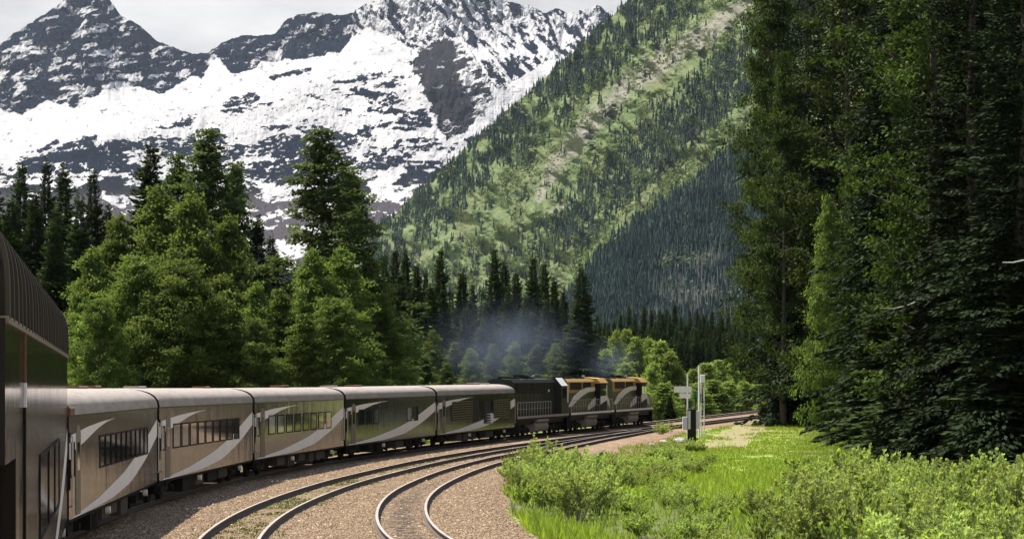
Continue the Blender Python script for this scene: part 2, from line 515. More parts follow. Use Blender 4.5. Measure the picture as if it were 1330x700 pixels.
def track_dist(X, Y, L):
    X = np.asarray(X, float); Y = np.asarray(Y, float)
    d = np.full(X.shape, 1e3); sgn = np.zeros(X.shape)
    S = L[::2]; T = np.gradient(S, axis=0); T /= np.linalg.norm(T, axis=1)[:, None]
    o = np.argsort(S[:, 1]); Sy = S[o, 1]
    k0 = np.clip(np.searchsorted(Sy, Y), 0, len(S) - 1)
    for dk in range(-9, 10):
        k = o[np.clip(k0 + dk, 0, len(S) - 1)]
        dx = X - S[k, 0]; dy = Y - S[k, 1]
        lat = dx * T[k, 1] - dy * T[k, 0]
        dd = np.hypot(dx, dy)
        b = dd < d
        d = np.where(b, dd, d); sgn = np.where(b, lat, sgn)
    d = np.where(d < 6, np.abs(sgn), d)
    return d, sgn

def ground_fields(X, Y):
    d1, s1 = track_dist(X, Y, main); d2, s2 = track_dist(X, Y, t2); d3, s3 = track_dist(X, Y, t3)
    Yc = np.clip(Y, 0, 1200)
    base = rz(Yc)
    right = np.where(Y < 215, np.minimum(np.where(s3 > 0, d3, 99), 99), np.where(s2 > 0, d2, 99))
    right = np.where((Y < 215) & (s3 <= 0), 0, right); right = np.where((Y >= 215) & (s2 <= 0), 0, right)
    left = np.where(s1 < 0, d1, 0)
    # ballast bed, shoulders, then lower ground
    z = base - 0.20 + lift(Y) * sstep(1.5, 3.5, s1) 
    z = z - 0.62 * (1 - 0.8 * sstep(185, 250, Y)) * sstep(2.6, 5.5, right) - 0.8 * sstep(2.3, 5.5, left)
    z = z + 0.10 * (fbm(X * 0.35, Y * 0.35, 3, 3) - 0.5) * sstep(1.0, 6.0, np.maximum(right, left))
    z = z + 0.9 * sstep(14, 40, right) * (fbm(X * 0.06, Y * 0.06, 9, 3) - 0.3) + np.where(Y > 480, (Y - 480) * 0.006, 0)
    z = z + 0.8 * sstep(8, 30, left) * (fbm(X * 0.05, Y * 0.05, 19, 3) - 0.4)
    z = z + 0.035 * (fbm(X * 1.3, Y * 1.3, 23, 2) - 0.5)
    return z, right, left, d1, d2, d3, s2

def gz(x, y):
    return float(ground_fields(np.array([x]), np.array([y]))[0][0])

ZG, right, left, d1, d2, d3, s2g = ground_fields(GX, GY)
PU, PV = proj(GX, np.maximum(GY, 1), ZG)
bank = 2.3 * sstep(105, 130, GY) * (1 - sstep(190, 210, GY))
ballast = np.maximum(1 - sstep(3.0, 4.4, right - bank + 1.0 * (fbm(GX * 0.4, GY * 0.4, 31, 3) - 0.5)), 0) * (1 - sstep(2.6, 4.4, left))
ballast *= (GY < 520)
veg2 = np.exp(-(np.minimum(d2, 4) / 0.85) ** 4) * (1 - sstep(105, 150, GY)) * 0.85
soil3 = 1.4 * np.exp(-(d3 / 0.5) ** 2) * (1 - sstep(85, 135, GY)) * sstep(52, 66, GY)
oil = np.exp(-(np.minimum(d2, d3) / 0.95) ** 4) * sstep(120, 165, GY) + np.exp(-(d1 / 1.2) ** 4) * 0.8
# the farm-track path: two-rut dirt trail through the meadow
pth = catmull(np.array([(13.6, 172.0), (16.3, 195.0), (20.1, 225.0), (25.1, 255.0), (31.6, 287.0)]), 1.0)
dp, sp_ = track_dist(GX, GY, pth)
path = np.maximum(np.exp(-((np.abs(sp_) - 0.95) / 0.75) ** 2), .8 * np.exp(-(sp_ / 1.9) ** 2)) * (dp < 6) * sstep(168, 195, GY) 
dry = sstep(0.45, 0.75, fbm(GX * 0.12, GY * 0.08, 41, 4)) 
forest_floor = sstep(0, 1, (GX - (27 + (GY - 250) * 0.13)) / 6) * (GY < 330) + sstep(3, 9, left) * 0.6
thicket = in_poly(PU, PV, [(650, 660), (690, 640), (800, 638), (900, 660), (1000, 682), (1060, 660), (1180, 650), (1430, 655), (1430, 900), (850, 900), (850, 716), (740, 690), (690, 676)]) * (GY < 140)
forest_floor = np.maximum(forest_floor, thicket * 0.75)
nx = len(XS); ny = len(YS)
ii = (np.arange(ny - 1)[:, None] * nx + np.arange(nx - 1)[None, :]).ravel()
fc = np.stack([ii, ii + 1, ii + nx + 1, ii + nx], -1)

def ground_mat():
    t = NT('valley_ground')
    tcn = t.n('TexCoord').outputs['Object']
    ba, ve, so_, oi_, pa, dr, fo = (t.attr(k) for k in ('ballast', 'veg', 'soil', 'oil', 'path', 'dry', 'forest'))
    v = t.n('TexVoronoi'); v.inputs['Scale'].default_value = 13.0; t.l(tcn, v.inputs['Vector'])
    v2 = t.n('TexVoronoi'); v2.inputs['Scale'].default_value = 5.5; t.l(tcn, v2.inputs['Vector'])
    sx = t.n('SeparateColor'); t.l(v.outputs['Color'], sx.inputs[0])
    sx2 = t.n('SeparateColor'); t.l(v2.outputs['Color'], sx2.inputs[0])
    big = t.noise(0.35, 5, 0.6, tcn)
    stone = t.ramp(sx.outputs[0], [(0.0, (0.06, 0.036, 0.020)), (0.35, (0.19, 0.130, 0.075)), (0.7, (0.30, 0.215, 0.137)), (1.0, (0.50, 0.39, 0.28))])
    stone = t.mix(t.maprange(sx2.outputs[1], 0, 1, 0, 0.35), stone, (0.28, 0.175, 0.098))
    stone = t.mix(t.maprange(big, 0.35, 0.65, 0.0, 0.7), stone, (0.15, 0.10, 0.062))
    oiln = t.math('MULTIPLY', t.math('MINIMUM', oi_, 1.0), t.maprange(t.noise(1.2, 5, 0.6, tcn), 0.3, 0.6, 0.35, 0.9))
    mott = t.noise(1.7, 6, 0.75, tcn)
    stone = t.mix(t.maprange(mott, 0.42, 0.66, 0.0, 0.75), stone, (0.115, 0.074, 0.045))
    stone = t.mix(oiln, stone, (0.050, 0.038, 0.030))
    soilf = t.math('MULTIPLY', so_, t.maprange(t.noise(2.2, 5, 0.65, tcn), 0.38, 0.6, 0.1, 0.95))
    stone = t.mix(soilf, stone, (0.035, 0.026, 0.021))
    vegf = t.math('MULTIPLY', ve, t.maprange(t.noise(1.1, 6, 0.7, tcn), 0.36, 0.62, 0.0, 0.85))
    stone = t.mix(vegf, stone, (0.085, 0.088, 0.022))
    gn = t.noise(1.6, 6, 0.7, tcn)
    grass = t.ramp(gn, [(0.3, (0.100, 0.150, 0.020)), (0.55, (0.185, 0.250, 0.040)), (0.8, (0.280, 0.320, 0.075))])
    grass = t.mix(t.math('MULTIPLY', dr, 0.55), grass, (0.25, 0.22, 0.09))
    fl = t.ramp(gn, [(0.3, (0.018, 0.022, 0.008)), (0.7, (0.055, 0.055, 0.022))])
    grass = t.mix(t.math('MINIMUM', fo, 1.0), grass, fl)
    pn = t.math('MULTIPLY', pa, t.maprange(t.noise(0.7, 6, 0.75, tcn), 0.32, 0.5, 0.15, 1.0))
    grass = t.mix(pn, grass, (0.20, 0.155, 0.10))
    edge = t.math('ADD', ba, t.math('MULTIPLY_ADD', t.noise(2.4, 6, 0.7, tcn), 0.9, -0.45))
    f = t.maprange(edge, 0.42, 0.58)
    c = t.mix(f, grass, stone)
    h = t.math('MULTIPLY', v.outputs['Distance'], f)
    h = t.math('ADD', h, t.math('MULTIPLY', gn, 0.6))
    t.bsdf(c, 0.92, normal=t.bump(h, 0.9, 0.06), spec=0.2)
    return t.mat
M['ground'] = ground_mat()
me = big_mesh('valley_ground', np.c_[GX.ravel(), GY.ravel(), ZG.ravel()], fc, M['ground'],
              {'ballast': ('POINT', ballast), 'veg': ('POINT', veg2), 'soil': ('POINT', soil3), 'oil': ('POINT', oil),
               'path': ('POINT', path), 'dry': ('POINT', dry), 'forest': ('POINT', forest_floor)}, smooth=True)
link('ground', me, kind='structure')


def stones():
    r = np.random.default_rng(88)
    n = 260000
    Y = 56 + 120 * r.random(n) ** 1.6; a = r.uniform(60, 760, n); X = (a - CX) * Y / F
    z, rt, lf, da, db, dc, s2_ = ground_fields(X, Y)
    keep = ~(((dc < .55) & (r.random(n) < .8 * (1 - sstep(90, 130, Y)))) | ((db < .7) & (r.random(n) < .7 * (1 - sstep(100, 140, Y))))) & (rt < 2.9 + r.random(n)) & (lf < 2.2) & (da > .95) & (np.abs(db - G2) > .10) & (np.abs(dc - G2) > .10)
    X, Y, z = X[keep][:90000], Y[keep][:90000], z[keep][:90000]; n = len(X)
    S = r.uniform(.016, .036, n) * (1 + .9 * (r.random(n) < .05))
    base = np.array([(1, 0, 0), (0, 1, 0), (-1, 0, 0), (0, -1, 0), (0, 0, 1), (0, 0, -1)], float)
    az = r.random(n) * 6.283
    B = base[None] * (0.65 + 0.7 * r.random((n, 6, 1))) * np.array([1.15, .9, .75])
    Xr = B[..., 0] * np.cos(az)[:, None] - B[..., 1] * np.sin(az)[:, None]; Yr = B[..., 0] * np.sin(az)[:, None] + B[..., 1] * np.cos(az)[:, None]
    V = np.stack([X[:, None] + Xr * S[:, None], Y[:, None] + Yr * S[:, None], z[:, None] + B[..., 2] * S[:, None] + .01], -1).reshape(-1, 3)
    f = np.array([(0, 1, 4), (1, 2, 4), (2, 3, 4), (3, 0, 4), (1, 0, 5), (2, 1, 5), (3, 2, 5), (0, 3, 5)])
    Fc = (f[None] + (np.arange(n) * 6)[:, None, None]).reshape(-1, 3)
    t = NT('loose_ballast_stone')
    c = t.ramp(t.attr('tint'), [(0, (.13, .088, .052)), (.4, (.228, .160, .096)), (.8, (.30, .22, .14)), (1, (.44, .35, .25))])
    t.bsdf(c, .9, spec=.2)
    print('stones', n)
    link('loose_ballast_stones', big_mesh('loose_ballast_stones', V, Fc, t.mat, {'tint': ('FACE', np.repeat(r.random(n), 8))}), kind='stuff')
stones()

# ------------------------------------------------------------------ snow mountains
def rank01(n):
    r = np.empty(n.size); r[np.argsort(n.ravel(), kind='stable')] = np.linspace(0, 1, n.size)
    return r.reshape(n.shape)

RIDGE = np.array([(-260, 120), (-120, 110), (-40, 84), (0, 56), (30, 36), (75, 6), (95, -10), (120, -18), (141, -2), (156, 21), (184, 36), (206, 54), (234, 64), (250, 70), (270, 67), (285, 58),
                  (313, 45), (335, 47), (356, 44), (372, 26), (381, 20), (411, 15), (440, 21), (454, 18), (470, 9), (484, 3), (510, -16), (560, -32), (620, -24), (645, -6), (660, 2), (675, 4), (690, 9), (705, 16), (724, 11),
                  (738, 18), (750, 14), (776, 8), (793, 13), (815, 22), (860, 60), (960, 90), (1150, 60), (1400, 150)], float)
A_ = np.concatenate([np.arange(-240, -40, 5.0), np.arange(-40, 870, 1.45), np.arange(870, 1400, 8.0)])
NV = 250
br = np.interp(A_, RIDGE[:, 0], RIDGE[:, 1])
br = br + 7.0 * (fbm(A_ * 0.10, A_ * 0 + 3.3, 51, 5, 0.6) - 0.5)
vv = np.linspace(0, 1, NV)
BB = 350 + (br[None, :] - 350) * vv[:, None]
AA = np.repeat(A_[None, :], NV, 0)
bench = np.interp(A_, [-260, 0, 100, 200, 300, 400, 480, 560, 700, 1400], [190, 180, 160, 135, 108, 86, 74, 80, 60, 60])
wgt = 0.55 + 2.2 * np.exp(-((BB - bench[None, :]) / 24) ** 2) + 0.5 * sstep(200, 320, BB)
cum = np.cumsum(wgt, 0); cum = (cum - cum[:1]) / (cum[-1:] - cum[:1])
YM = 5600 + 3600 * cum
warp_a = AA + 16 * (fbm(AA * 0.05, BB * 0.05, 61, 4) - 0.5); warp_b = BB + 14 * (fbm(AA * 0.05 + 9, BB * 0.05, 62, 4) - 0.5)
regA = in_poly(warp_a, warp_b, [(-400, 165), (0, 140), (30, 150), (60, 130), (95, 138), (130, 118), (175, 112), (212, 120), (245, 98), (265, 104), (276, 70), (276, -300), (-400, -300)])
regB = in_poly(warp_a, warp_b, [(276, 70), (298, 90), (312, 98), (345, 80), (400, 76), (440, 66), (452, 50), (462, 40), (462, -300), (276, -300)])
regC = in_poly(warp_a, warp_b, [(462, -300), (462, 44), (482, 34), (540, 62), (600, 45), (625, 92), (650, 116), (700, 84), (840, 40), (1500, 400), (1500, -300)])
regD = in_poly(AA + 20 * (fbm(AA * 0.14, BB * 0.14, 63, 5, .65) - 0.5), BB + 16 * (fbm(AA * 0.14 + 7, BB * 0.14, 64, 5, .65) - 0.5), [(535, 84), (550, 62), (575, 50), (600, 58), (620, 86), (634, 100), (640, 118), (632, 140), (606, 168), (580, 182), (571, 165), (566, 150), (556, 125), (545, 104)])
lineE = np.interp(warp_a, [-260, 0, 60, 120, 200, 250, 330, 400, 440, 500, 535, 560, 575, 600, 640, 900], [225, 208, 186, 178, 160, 140, 122, 108, 92, 84, 96, 140, 178, 172, 150, 120])
eE = BB - lineE
pr = np.full(AA.shape, 0.015)
clus = rank01(fbm(AA * 0.022 + 3, BB * 0.085 + AA * 0.006, 77, 4, 0.55))
pr = np.where(eE > 0, 0.05 + (0.70 + 0.2 * sstep(170, 230, BB)) * sstep(0.38 - 0.30 * sstep(20, 90, eE), 0.74, clus) * sstep(0, 18, eE) + 0.18 * sstep(215, 300, BB), pr)
pr = np.where((eE > 0) & (AA < 230), pr + 0.22 * sstep(230, 90, AA) * sstep(0, 20, eE), pr)
pr = np.where(regC, 0.42, pr); pr = np.where(regB, 0.87, pr); pr = np.where(regA, 0.73, pr)
pr = np.where(regD, np.maximum(pr, np.where(AA - 590 > (BB - 100) * 0.35 + 6, 0.74, 0.93)), pr)
# long dark ribs and bands lying in the snow
for (xa, ya, xb, yb, w, l) in [(50, 196, 75, 184, 3.5, .9), (78, 194, 122, 180, 5, .95), (95, 205, 150, 185, 6, .8), (352, 102, 402, 90, 3, .9), (296, 136, 330, 126, 7, .85), (0, 226, 160, 214, 9, .6), (318, 214, 460, 206, 4, .7), (300, 236, 470, 232, 4, .55)]:
    tt = np.clip(((AA - xa) * (xb - xa) + (BB - ya) * (yb - ya)) / ((xb - xa) ** 2 + (yb - ya) ** 2), 0, 1)
    dd = np.hypot(AA - xa - tt * (xb - xa), BB - ya - tt * (yb - ya))
    pr = np.maximum(pr, l * (1 - sstep(w * 0.5, w * 1.4, dd)))
nA = 0.6 * fbm(AA * 0.045 - BB * 0.03, BB * 0.22 + AA * 0.06, 71, 6, 0.68) + 0.4 * fbm(AA * 0.10 + BB * 0.05, BB * 0.07, 72, 5, 0.65)
nC = fbm(AA * 0.13 - BB * 0.05, BB * 0.12 - AA * 0.06, 73, 6, 0.70)
nE = fbm(AA * 0.15, BB * 0.30, 75, 5, 0.72)
def rank_in(n, msk):
    o = np.zeros(n.shape); o[msk] = rank01(n[msk]); return o
nn = rank01(nE)
mE = (eE > 0) & (BB < 330); nn = np.where(mE, rank_in(nE, mE), nn)
for msk, fld in ((regA, nA), (regB & ~regA, nA), (regC, nC), (regD, nA)):
    nn = np.where(msk, rank_in(fld, msk), nn)
rockv = pr - nn
relief = fbm(AA * 0.035, BB * 0.028, 81, 6, 0.58, True) - 0.55
relief2 = fbm(AA * 0.16, BB * 0.10, 83, 4, 0.6) - 0.5
amp = 120 * (regA | regB | regC | regD) + 5 * (eE > 0) + 40
edge_fade = 1 - sstep(0.93, 1.0, vv)[:, None]
YM2 = YM + amp * relief * (0.35 + 0.65 * edge_fade) * 1.1 + (amp * 0.12) * relief2
XM = (AA - CX) * YM / F; ZM = CAMZ + (HY - BB) * YM / F
def mountain_mat():
    t = NT('snow_and_rock')
    tcn = t.n('TexCoord').outputs['Object']
    rk = t.attr('rock'); bn = t.attr('brown_and_haze')
    fine = t.noise(0.075, 5, 0.75, tcn, stretch=(1, 1, 1.9))
    f = t.maprange(t.math('ADD', rk, t.math('MULTIPLY_ADD', fine, 1.1, -0.55)), -0.03, 0.05)
    rc = t.ramp(t.noise(0.011, 6, 0.7, tcn), [(0.3, (0.002, 0.0035, 0.007)), (0.6, (0.006, 0.0085, 0.015)), (0.8, (0.022, 0.025, 0.033))])
    rc = t.mix(t.math('MULTIPLY', bn, 0.9), rc, t.ramp(bn, [(0.65, (0.017, 0.0135, 0.0105)), (0.9, (0.052, 0.044, 0.049))]))
    snow = t.ramp(t.noise(0.004, 5, 0.6, tcn), [(0.3, (0.262, 0.260, 0.262)), (0.7, (0.345, 0.340, 0.336))])
    c = t.mix(f, snow, rc)
    hb = t.noise(0.02, 6, 0.7, tcn)
    hs_ = t.noise(0.0035, 7, 0.6, tcn)
    t.bsdf(c, 0.8, normal=t.bump(t.math('ADD', t.math('MULTIPLY', hb, f), t.math('MULTIPLY', hs_, 3.2)), 0.6, 30.0), spec=0.0)
    return t.mat
M['mountain'] = mountain_mat()
brown_and_haze = np.maximum(regD * 0.7, sstep(215, 270, BB))  # brown buttress rock, plus lavender valley haze painted on the lower rock
na = len(A_)
idx = (np.arange(NV - 1)[:, None] * na + np.arange(na - 1)[None, :]).ravel()
fcm = np.stack([idx, idx + 1, idx + na + 1, idx + na], -1)
VM = np.stack([XM, YM2, ZM], -1)
# the far side of the range falls away behind the ridge
back = VM[-1].copy(); back[:, 1] += 1500; back[:, 2] -= 1100
VMall = np.concatenate([VM.reshape(-1, 3), back])
ib = (NV - 1) * na + np.arange(na - 1)
fcm = np.concatenate([fcm, np.stack([ib, ib + 1, NV * na + np.arange(1, na), NV * na + np.arange(na - 1)], -1)])
ext = lambda a: np.concatenate([a.ravel(), a[-1]])
link('snowy_mountains', big_mesh('snowy_mountains', VMall, fcm, M['mountain'], {'rock': ('POINT', ext(rockv)), 'brown_and_haze': ('POINT', ext(brown_and_haze * 1.0))}), kind='structure')

# ------------------------------------------------------------------ green valley side and dark forested spur
EX, EY = 0.746, -0.667; QX, QY = 0.667, 0.746
def hill_ab(e, q): return 490 + e * EX + q * QX, 295 + e * EY + q * QY
def hill_point(e, q):
    a, b = hill_ab(e, q)
    rough = fbm(e * 0.022, q * 0.006, 91, 4, 0.55) - 0.5
    b = b + 10 * (fbm(e * 0.03, e * 0 + 2, 93, 4) - 0.5) * np.clip(1 - q / 80, 0, 1)
    Y = 3900 - 1.15 * e - 2.3 * np.clip(q, 0, 999) + 120 * rough * sstep(0, 60, q) + 60 * (fbm(e * 0.08, q * 0.05, 95, 3) - 0.5) + np.where(q < 0, -q * 9, 0)
    Y = np.maximum(Y, 900)
    z = CAMZ + (HY - b) * Y / F
    z = np.where(q < 0, z + q * 4.5, z)
    return (a - CX) * Y / F, Y, z, a, b
Eg = np.arange(-330, 1000, 4.0); Qg = np.concatenate([np.arange(-90, 0, 15.0), np.arange(0, 420, 4.0)])
EE, QQ = np.meshgrid(Eg, Qg)
hx, hy, hz, ha, hb_ = hill_point(EE, QQ)
scree = np.exp(-((QQ - 95 - 14 * np.sin(EE * 0.013)) / 24) ** 2) * sstep(90, 260, EE + 60 * (fbm(EE * .02, QQ * .02, 97, 3) - .5))
for (xa, ya, xb, yb, w, s_) in [(598, 190, 612, 182, 4, 1), (660, 165, 676, 152, 5, .8), (530, 350, 560, 325, 6, .7), (700, 258, 716, 232, 8, 1), (706, 280, 752, 258, 6, .9), (560, 170, 585, 160, 5, .6), (640, 330, 690, 300, 4, .4), (520, 372, 552, 345, 5, .7)]:
    tt = np.clip(((ha - xa) * (xb - xa) + (hb_ - ya) * (yb - ya)) / ((xb - xa) ** 2 + (yb - ya) ** 2), 0, 1)
    scree = np.maximum(scree, s_ * np.exp(-(np.hypot(ha - xa - tt * (xb - xa), hb_ - ya - tt * (yb - ya)) / w) ** 2))
strip = np.exp(-((QQ - 214) / 13) ** 2) * sstep(150, 260, EE + 0 * QQ)
def hill_mat():
    t = NT('brushy_hillside')
    tcn = t.n('TexCoord').outputs['Object']
    s = t.attr('scree'); d = t.attr('shade')
    n = t.noise(0.05, 7, 0.75, tcn); n2 = t.noise(0.012, 5, 0.65, tcn)
    g = t.ramp(n, [(0.30, (0.050, 0.084, 0.034)), (0.5, (0.108, 0.148, 0.060)), (0.72, (0.185, 0.212, 0.104))])
    g = t.mix(t.maprange(n2, 0.45, 0.7, 0, 0.5), g, (0.15, 0.14, 0.075))
    r = t.ramp(t.noise(0.09, 6, 0.75, tcn), [(0.3, (0.12, 0.115, 0.098)), (0.7, (0.29, 0.272, 0.232))])
    f = t.maprange(t.math('ADD', s, t.math('MULTIPLY_ADD', t.noise(0.03, 7, 0.8, tcn), 2.2, -1.25)), 0.40, 0.75, 0.0, 0.85)
    c = t.mix(f, g, r)
    c = t.mix(d, c, (0.016, 0.024, 0.012))  # cloud shade over the spur, mixed into its ground colour
    t.bsdf(c, 0.95, normal=t.bump(n, 0.9, 9.0), spec=0.1)
    return t.mat
M['hill'] = hill_mat()
def grid_faces(nr, nc):
    i = (np.arange(nr - 1)[:, None] * nc + np.arange(nc - 1)[None, :]).ravel()
    return np.stack([i, i + nc, i + nc + 1, i + 1], -1)
link('green_hillside', big_mesh('green_hillside', np.stack([hx, hy, hz], -1).reshape(-1, 3), grid_faces(len(Qg), len(Eg)), M['hill'],
     {'scree': ('POINT', scree), 'shade': ('POINT', 0 * scree)}, smooth=False), kind='structure')

SPUR = np.array([(560, 470), (640, 452), (700, 425), (735, 392), (760, 352), (780, 326), (800, 304), (840, 278), (880, 248), (920, 218), (945, 198), (1000, 152), (1100, 80), (1200, 0), (1400, -120), (1700, -260)], float)
def spur_point(a, v):
    b0 = np.interp(a, SPUR[:, 0], SPUR[:, 1]) + 7 * (fbm(a * 0.04, a * 0 + 1, 99, 3) - 0.5)
    b = b0 + (478 - b0) * v
    Y = 2850 - 1150 * v + 150 * (fbm(a * 0.02, v * 3, 101, 3) - 0.5)
    return (a - CX) * Y / F, Y, CAMZ + (HY - b) * Y / F, b
Ag = np.arange(560, 1700, 6.0); Vg = np.linspace(0, 1, 50)
SA, SV = np.meshgrid(Ag, Vg)
sx_, sy_, sz_, sb_ = spur_point(SA, SV)
Vsp = np.stack([sx_, sy_, sz_], -1)
bk = Vsp[0].copy(); bk[:, 1] += 500; bk[:, 2] -= 150
Vsp = np.concatenate([bk[None], Vsp])
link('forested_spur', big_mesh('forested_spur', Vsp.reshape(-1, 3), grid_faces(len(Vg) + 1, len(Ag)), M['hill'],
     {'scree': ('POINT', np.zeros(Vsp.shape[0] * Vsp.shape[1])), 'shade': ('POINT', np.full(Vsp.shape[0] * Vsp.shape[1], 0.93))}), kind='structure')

def conifer_batch(P, H, Rr, seed, tiers=4, sides=6):
    """many small jagged conifers merged: P (n,3), H (n,), Rr (n,)"""
    r = np.random.default_rng(seed); n = len(P)
    allV = []; allF = []; tint = []; base = 0
    tt = r.random(n)
    for k in range(tiers):
        z0 = 0.04 + 0.80 * k / tiers; z1 = min(1.0, z0 + 0.30 + 0.1 * (k == 0)); rad = (1 - z0) ** 0.9
        if k == tiers - 1: z1 = 1.0
        az = r.random(n)[:, None] * 6.28 + np.arange(sides)[None, :] * 6.283 / sides
        rr = Rr[:, None] * rad * (0.6 + 0.75 * r.random((n, sides)))
        zz = H[:, None] * (z0 + 0.09 * (r.random((n, sides)) - 0.6))
        ring = np.stack([P[:, 0, None] + rr * np.cos(az), P[:, 1, None] + rr * np.sin(az), P[:, 2, None] + zz], -1)
        apex = np.stack([P[:, 0] + 0 * H, P[:, 1], P[:, 2] + H * z1], -1)[:, None, :]
        V = np.concatenate([ring, apex], 1)
        allV.append(V.reshape(-1, 3))
        b = base + np.arange(n)[:, None] * (sides + 1)
        s = np.arange(sides)[None, :]
        allF.append(np.stack([b + s, b + (s + 1) % sides, b + sides + 0 * s], -1).reshape(-1, 3))
        tint.append(np.clip(tt[:, None] * 0.7 + 0.35 * r.random((n, sides)), 0, 1).ravel())
        base += n * (sides + 1)
    return np.concatenate(allV), np.concatenate(allF), np.concatenate(tint)

def bush_batch(P, S, seed, k=14):
    r = np.random.default_rng(seed); n = len(P)
    d = r.normal(size=(n, k, 3)); d /= np.linalg.norm(d, axis=2, keepdims=True)
    c = P[:, None, :] + d * S[:, None, None] * np.array([1, 1, 0.8]) * (0.45 + 0.5 * r.random((n, k, 1))) + np.array([0, 0, 0.7]) * S[:, None, None]
    u = np.cross(d, r.normal(size=(n, k, 3))); u /= np.linalg.norm(u, axis=2, keepdims=True); w = np.cross(d, u)
    s = S[:, None, None] * (0.3 + 0.3 * r.random((n, k, 1)))
    V = np.stack([c - u * s, c - w * s, c + u * s, c + w * s], 2).reshape(-1, 3)
    Fq = np.arange(n * k * 4).reshape(-1, 4)
    t = np.repeat(r.random(n), k) * 0.6 + 0.4 * r.random(n * k)
    return V, Fq, t

def far_woods():
    r = np.random.default_rng(5)
    N = 95000
    e = r.uniform(-330, 620, N); q = r.uniform(0, 260, N)
    cl = fbm(e * 0.035, q * 0.05, 111, 4, 0.6); cl2 = fbm(e * 0.09, q * 0.11, 112, 3)
    band1 = 1 - sstep(26, 74, q + 50 * (cl - 0.5))
    band2 = sstep(118, 150, q + 36 * (cl - 0.5)) * (1 - sstep(188, 206, q + 18 * (cl - .5))) * sstep(60, 200, e)
    left = sstep(150, -60, e) * 0.55
    dens = np.maximum.reduce([0.62 * band1 * sstep(0.34, 0.52, cl2), 0.42 * band2 * sstep(.3, .5, cl2), left * .55 * sstep(.48, .60, cl2), 0.06 * sstep(0.54, 0.64, cl2), 0.26 * sstep(225, 240, q)])
    dens *= 1 - 0.75 * np.exp(-((q - 97) / 22) ** 2) * sstep(90, 260, e)
    keep = r.random(N) < dens
    x, y, z, a, b = hill_point(e[keep], q[keep])
    vis = (a > 470) & (a < 1080) & (b > -40) & (b < 480)
    P = np.stack([x, y, z - 1.0], -1)[vis]; n = len(P)
    H = r.uniform(7, 14.5, n) * (0.8 + 0.4 * r.random(n)); 
    V, Fc, t = conifer_batch(P, H, H * r.uniform(0.13, 0.20, n), 6)
    # deciduous brush
    N2 = 70000
    e2 = r.uniform(-330, 620, N2); q2 = r.uniform(30, 235, N2)
    c2 = fbm(e2 * 0.05, q2 * 0.06, 113, 4, 0.6)
    k2 = r.random(N2) < sstep(0.38, 0.62, c2) * (1 - 0.8 * np.exp(-((q2 - 97) / 20) ** 2) * sstep(90, 260, e2))
    x, y, z, a, b = hill_point(e2[k2], q2[k2]); vis = (a > 470) & (a < 1050) & (b > -30) & (b < 470)
    P2 = np.stack([x, y, z - 0.5], -1)[vis]
    return (V, Fc, t), bush_batch(P2, r.uniform(1.1, 2.9, len(P2)), 8, 6)
(cV, cF, cT), (bV, bF, bT) = far_woods()
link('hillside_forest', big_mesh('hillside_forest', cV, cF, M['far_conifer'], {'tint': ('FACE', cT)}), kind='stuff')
link('hillside_brush', big_mesh('hillside_brush', bV, bF, M['far_bush'], {'tint': ('FACE', bT)}), kind='stuff')

def spur_woods():
    r = np.random.default_rng(15)
    N = 17000
    a = r.uniform(690, 1090, N); v = r.random(N) ** 0.8
    x, y, z, b = spur_point(a, v)
    hgt = r.uniform(8, 16, N) * (0.75 + 0.5 * fbm(a * .02, b * .02, 141, 3))
    clr = fbm(a * 0.03, b * 0.05, 143, 4, .6)
    zone = np.exp(-((a - 905) / 70) ** 2 - ((b - 388) / 32) ** 2)
    keep = (b < 474) & (r.random(N) < np.clip(0.95 - 0.75 * zone - 1.1 * sstep(.56, .7, clr), 0.08, 1))
    P = np.stack([x, y, z - 1], -1)
    V, Fc, t = conifer_batch(P[keep], hgt[keep], hgt[keep] * r.uniform(0.13, 0.21, keep.sum()), 16)
    tone = np.repeat(np.tile(clr[keep], 4), 6)
    bk = (~keep) & (b < 474) & (r.random(N) < .8)
    return (V, Fc, np.clip(t * .6 + .9 * (tone - .35), 0, 1)), bush_batch(P[bk], r.uniform(1.5, 4.0, bk.sum()), 18, 9)
(cV, cF, cT), (bV, bF, bT) = spur_woods()
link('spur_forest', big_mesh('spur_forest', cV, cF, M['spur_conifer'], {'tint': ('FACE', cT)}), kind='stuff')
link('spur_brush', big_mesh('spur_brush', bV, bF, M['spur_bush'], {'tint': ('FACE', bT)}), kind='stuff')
r_ = np.random.default_rng(25)
dP = []
for k in range(420):
    a = r_.normal(900, 45); v = r_.uniform(0.45, 0.8)
    x, y, z, b = spur_point(np.array([a]), np.array([v])); dP.append((x[0], y[0], z[0] - 1))
# grove of bleached dead trunks on the spur: far too many to count at this distance
mb = MB()
for (x, y, z) in dP:
    h = r_.uniform(8, 17); mb.tube((x, y, z), (x + r_.normal(0, .5), y, z + h), 0.36, 4, 0.10)
mb.build('dead_wood_grove', M['dead'], kind='stuff')

# ------------------------------------------------------------------ tree builders
def cards(C, D, Nn, L, W):
    """diamond leaves: root C, direction D, face normal hint Nn, length L, width W"""
    S = np.cross(D, Nn); S /= (np.linalg.norm(S, axis=1, keepdims=True) + 1e-9)
    mid = C + D * (L * 0.45)[:, None]
    V = np.stack([C, mid + S * (W / 2)[:, None], C + D * L[:, None], mid - S * (W / 2)[:, None]], 1).reshape(-1, 3)
    return V

def unit(v): return v / (np.linalg.norm(v, axis=-1, keepdims=True) + 1e-9)

def crown_mesh(name, V, tint, mat):
    return big_mesh(name, V, np.arange(len(V)).reshape(-1, 4), mat, {'tint': ('FACE', np.clip(tint, 0, 1))})

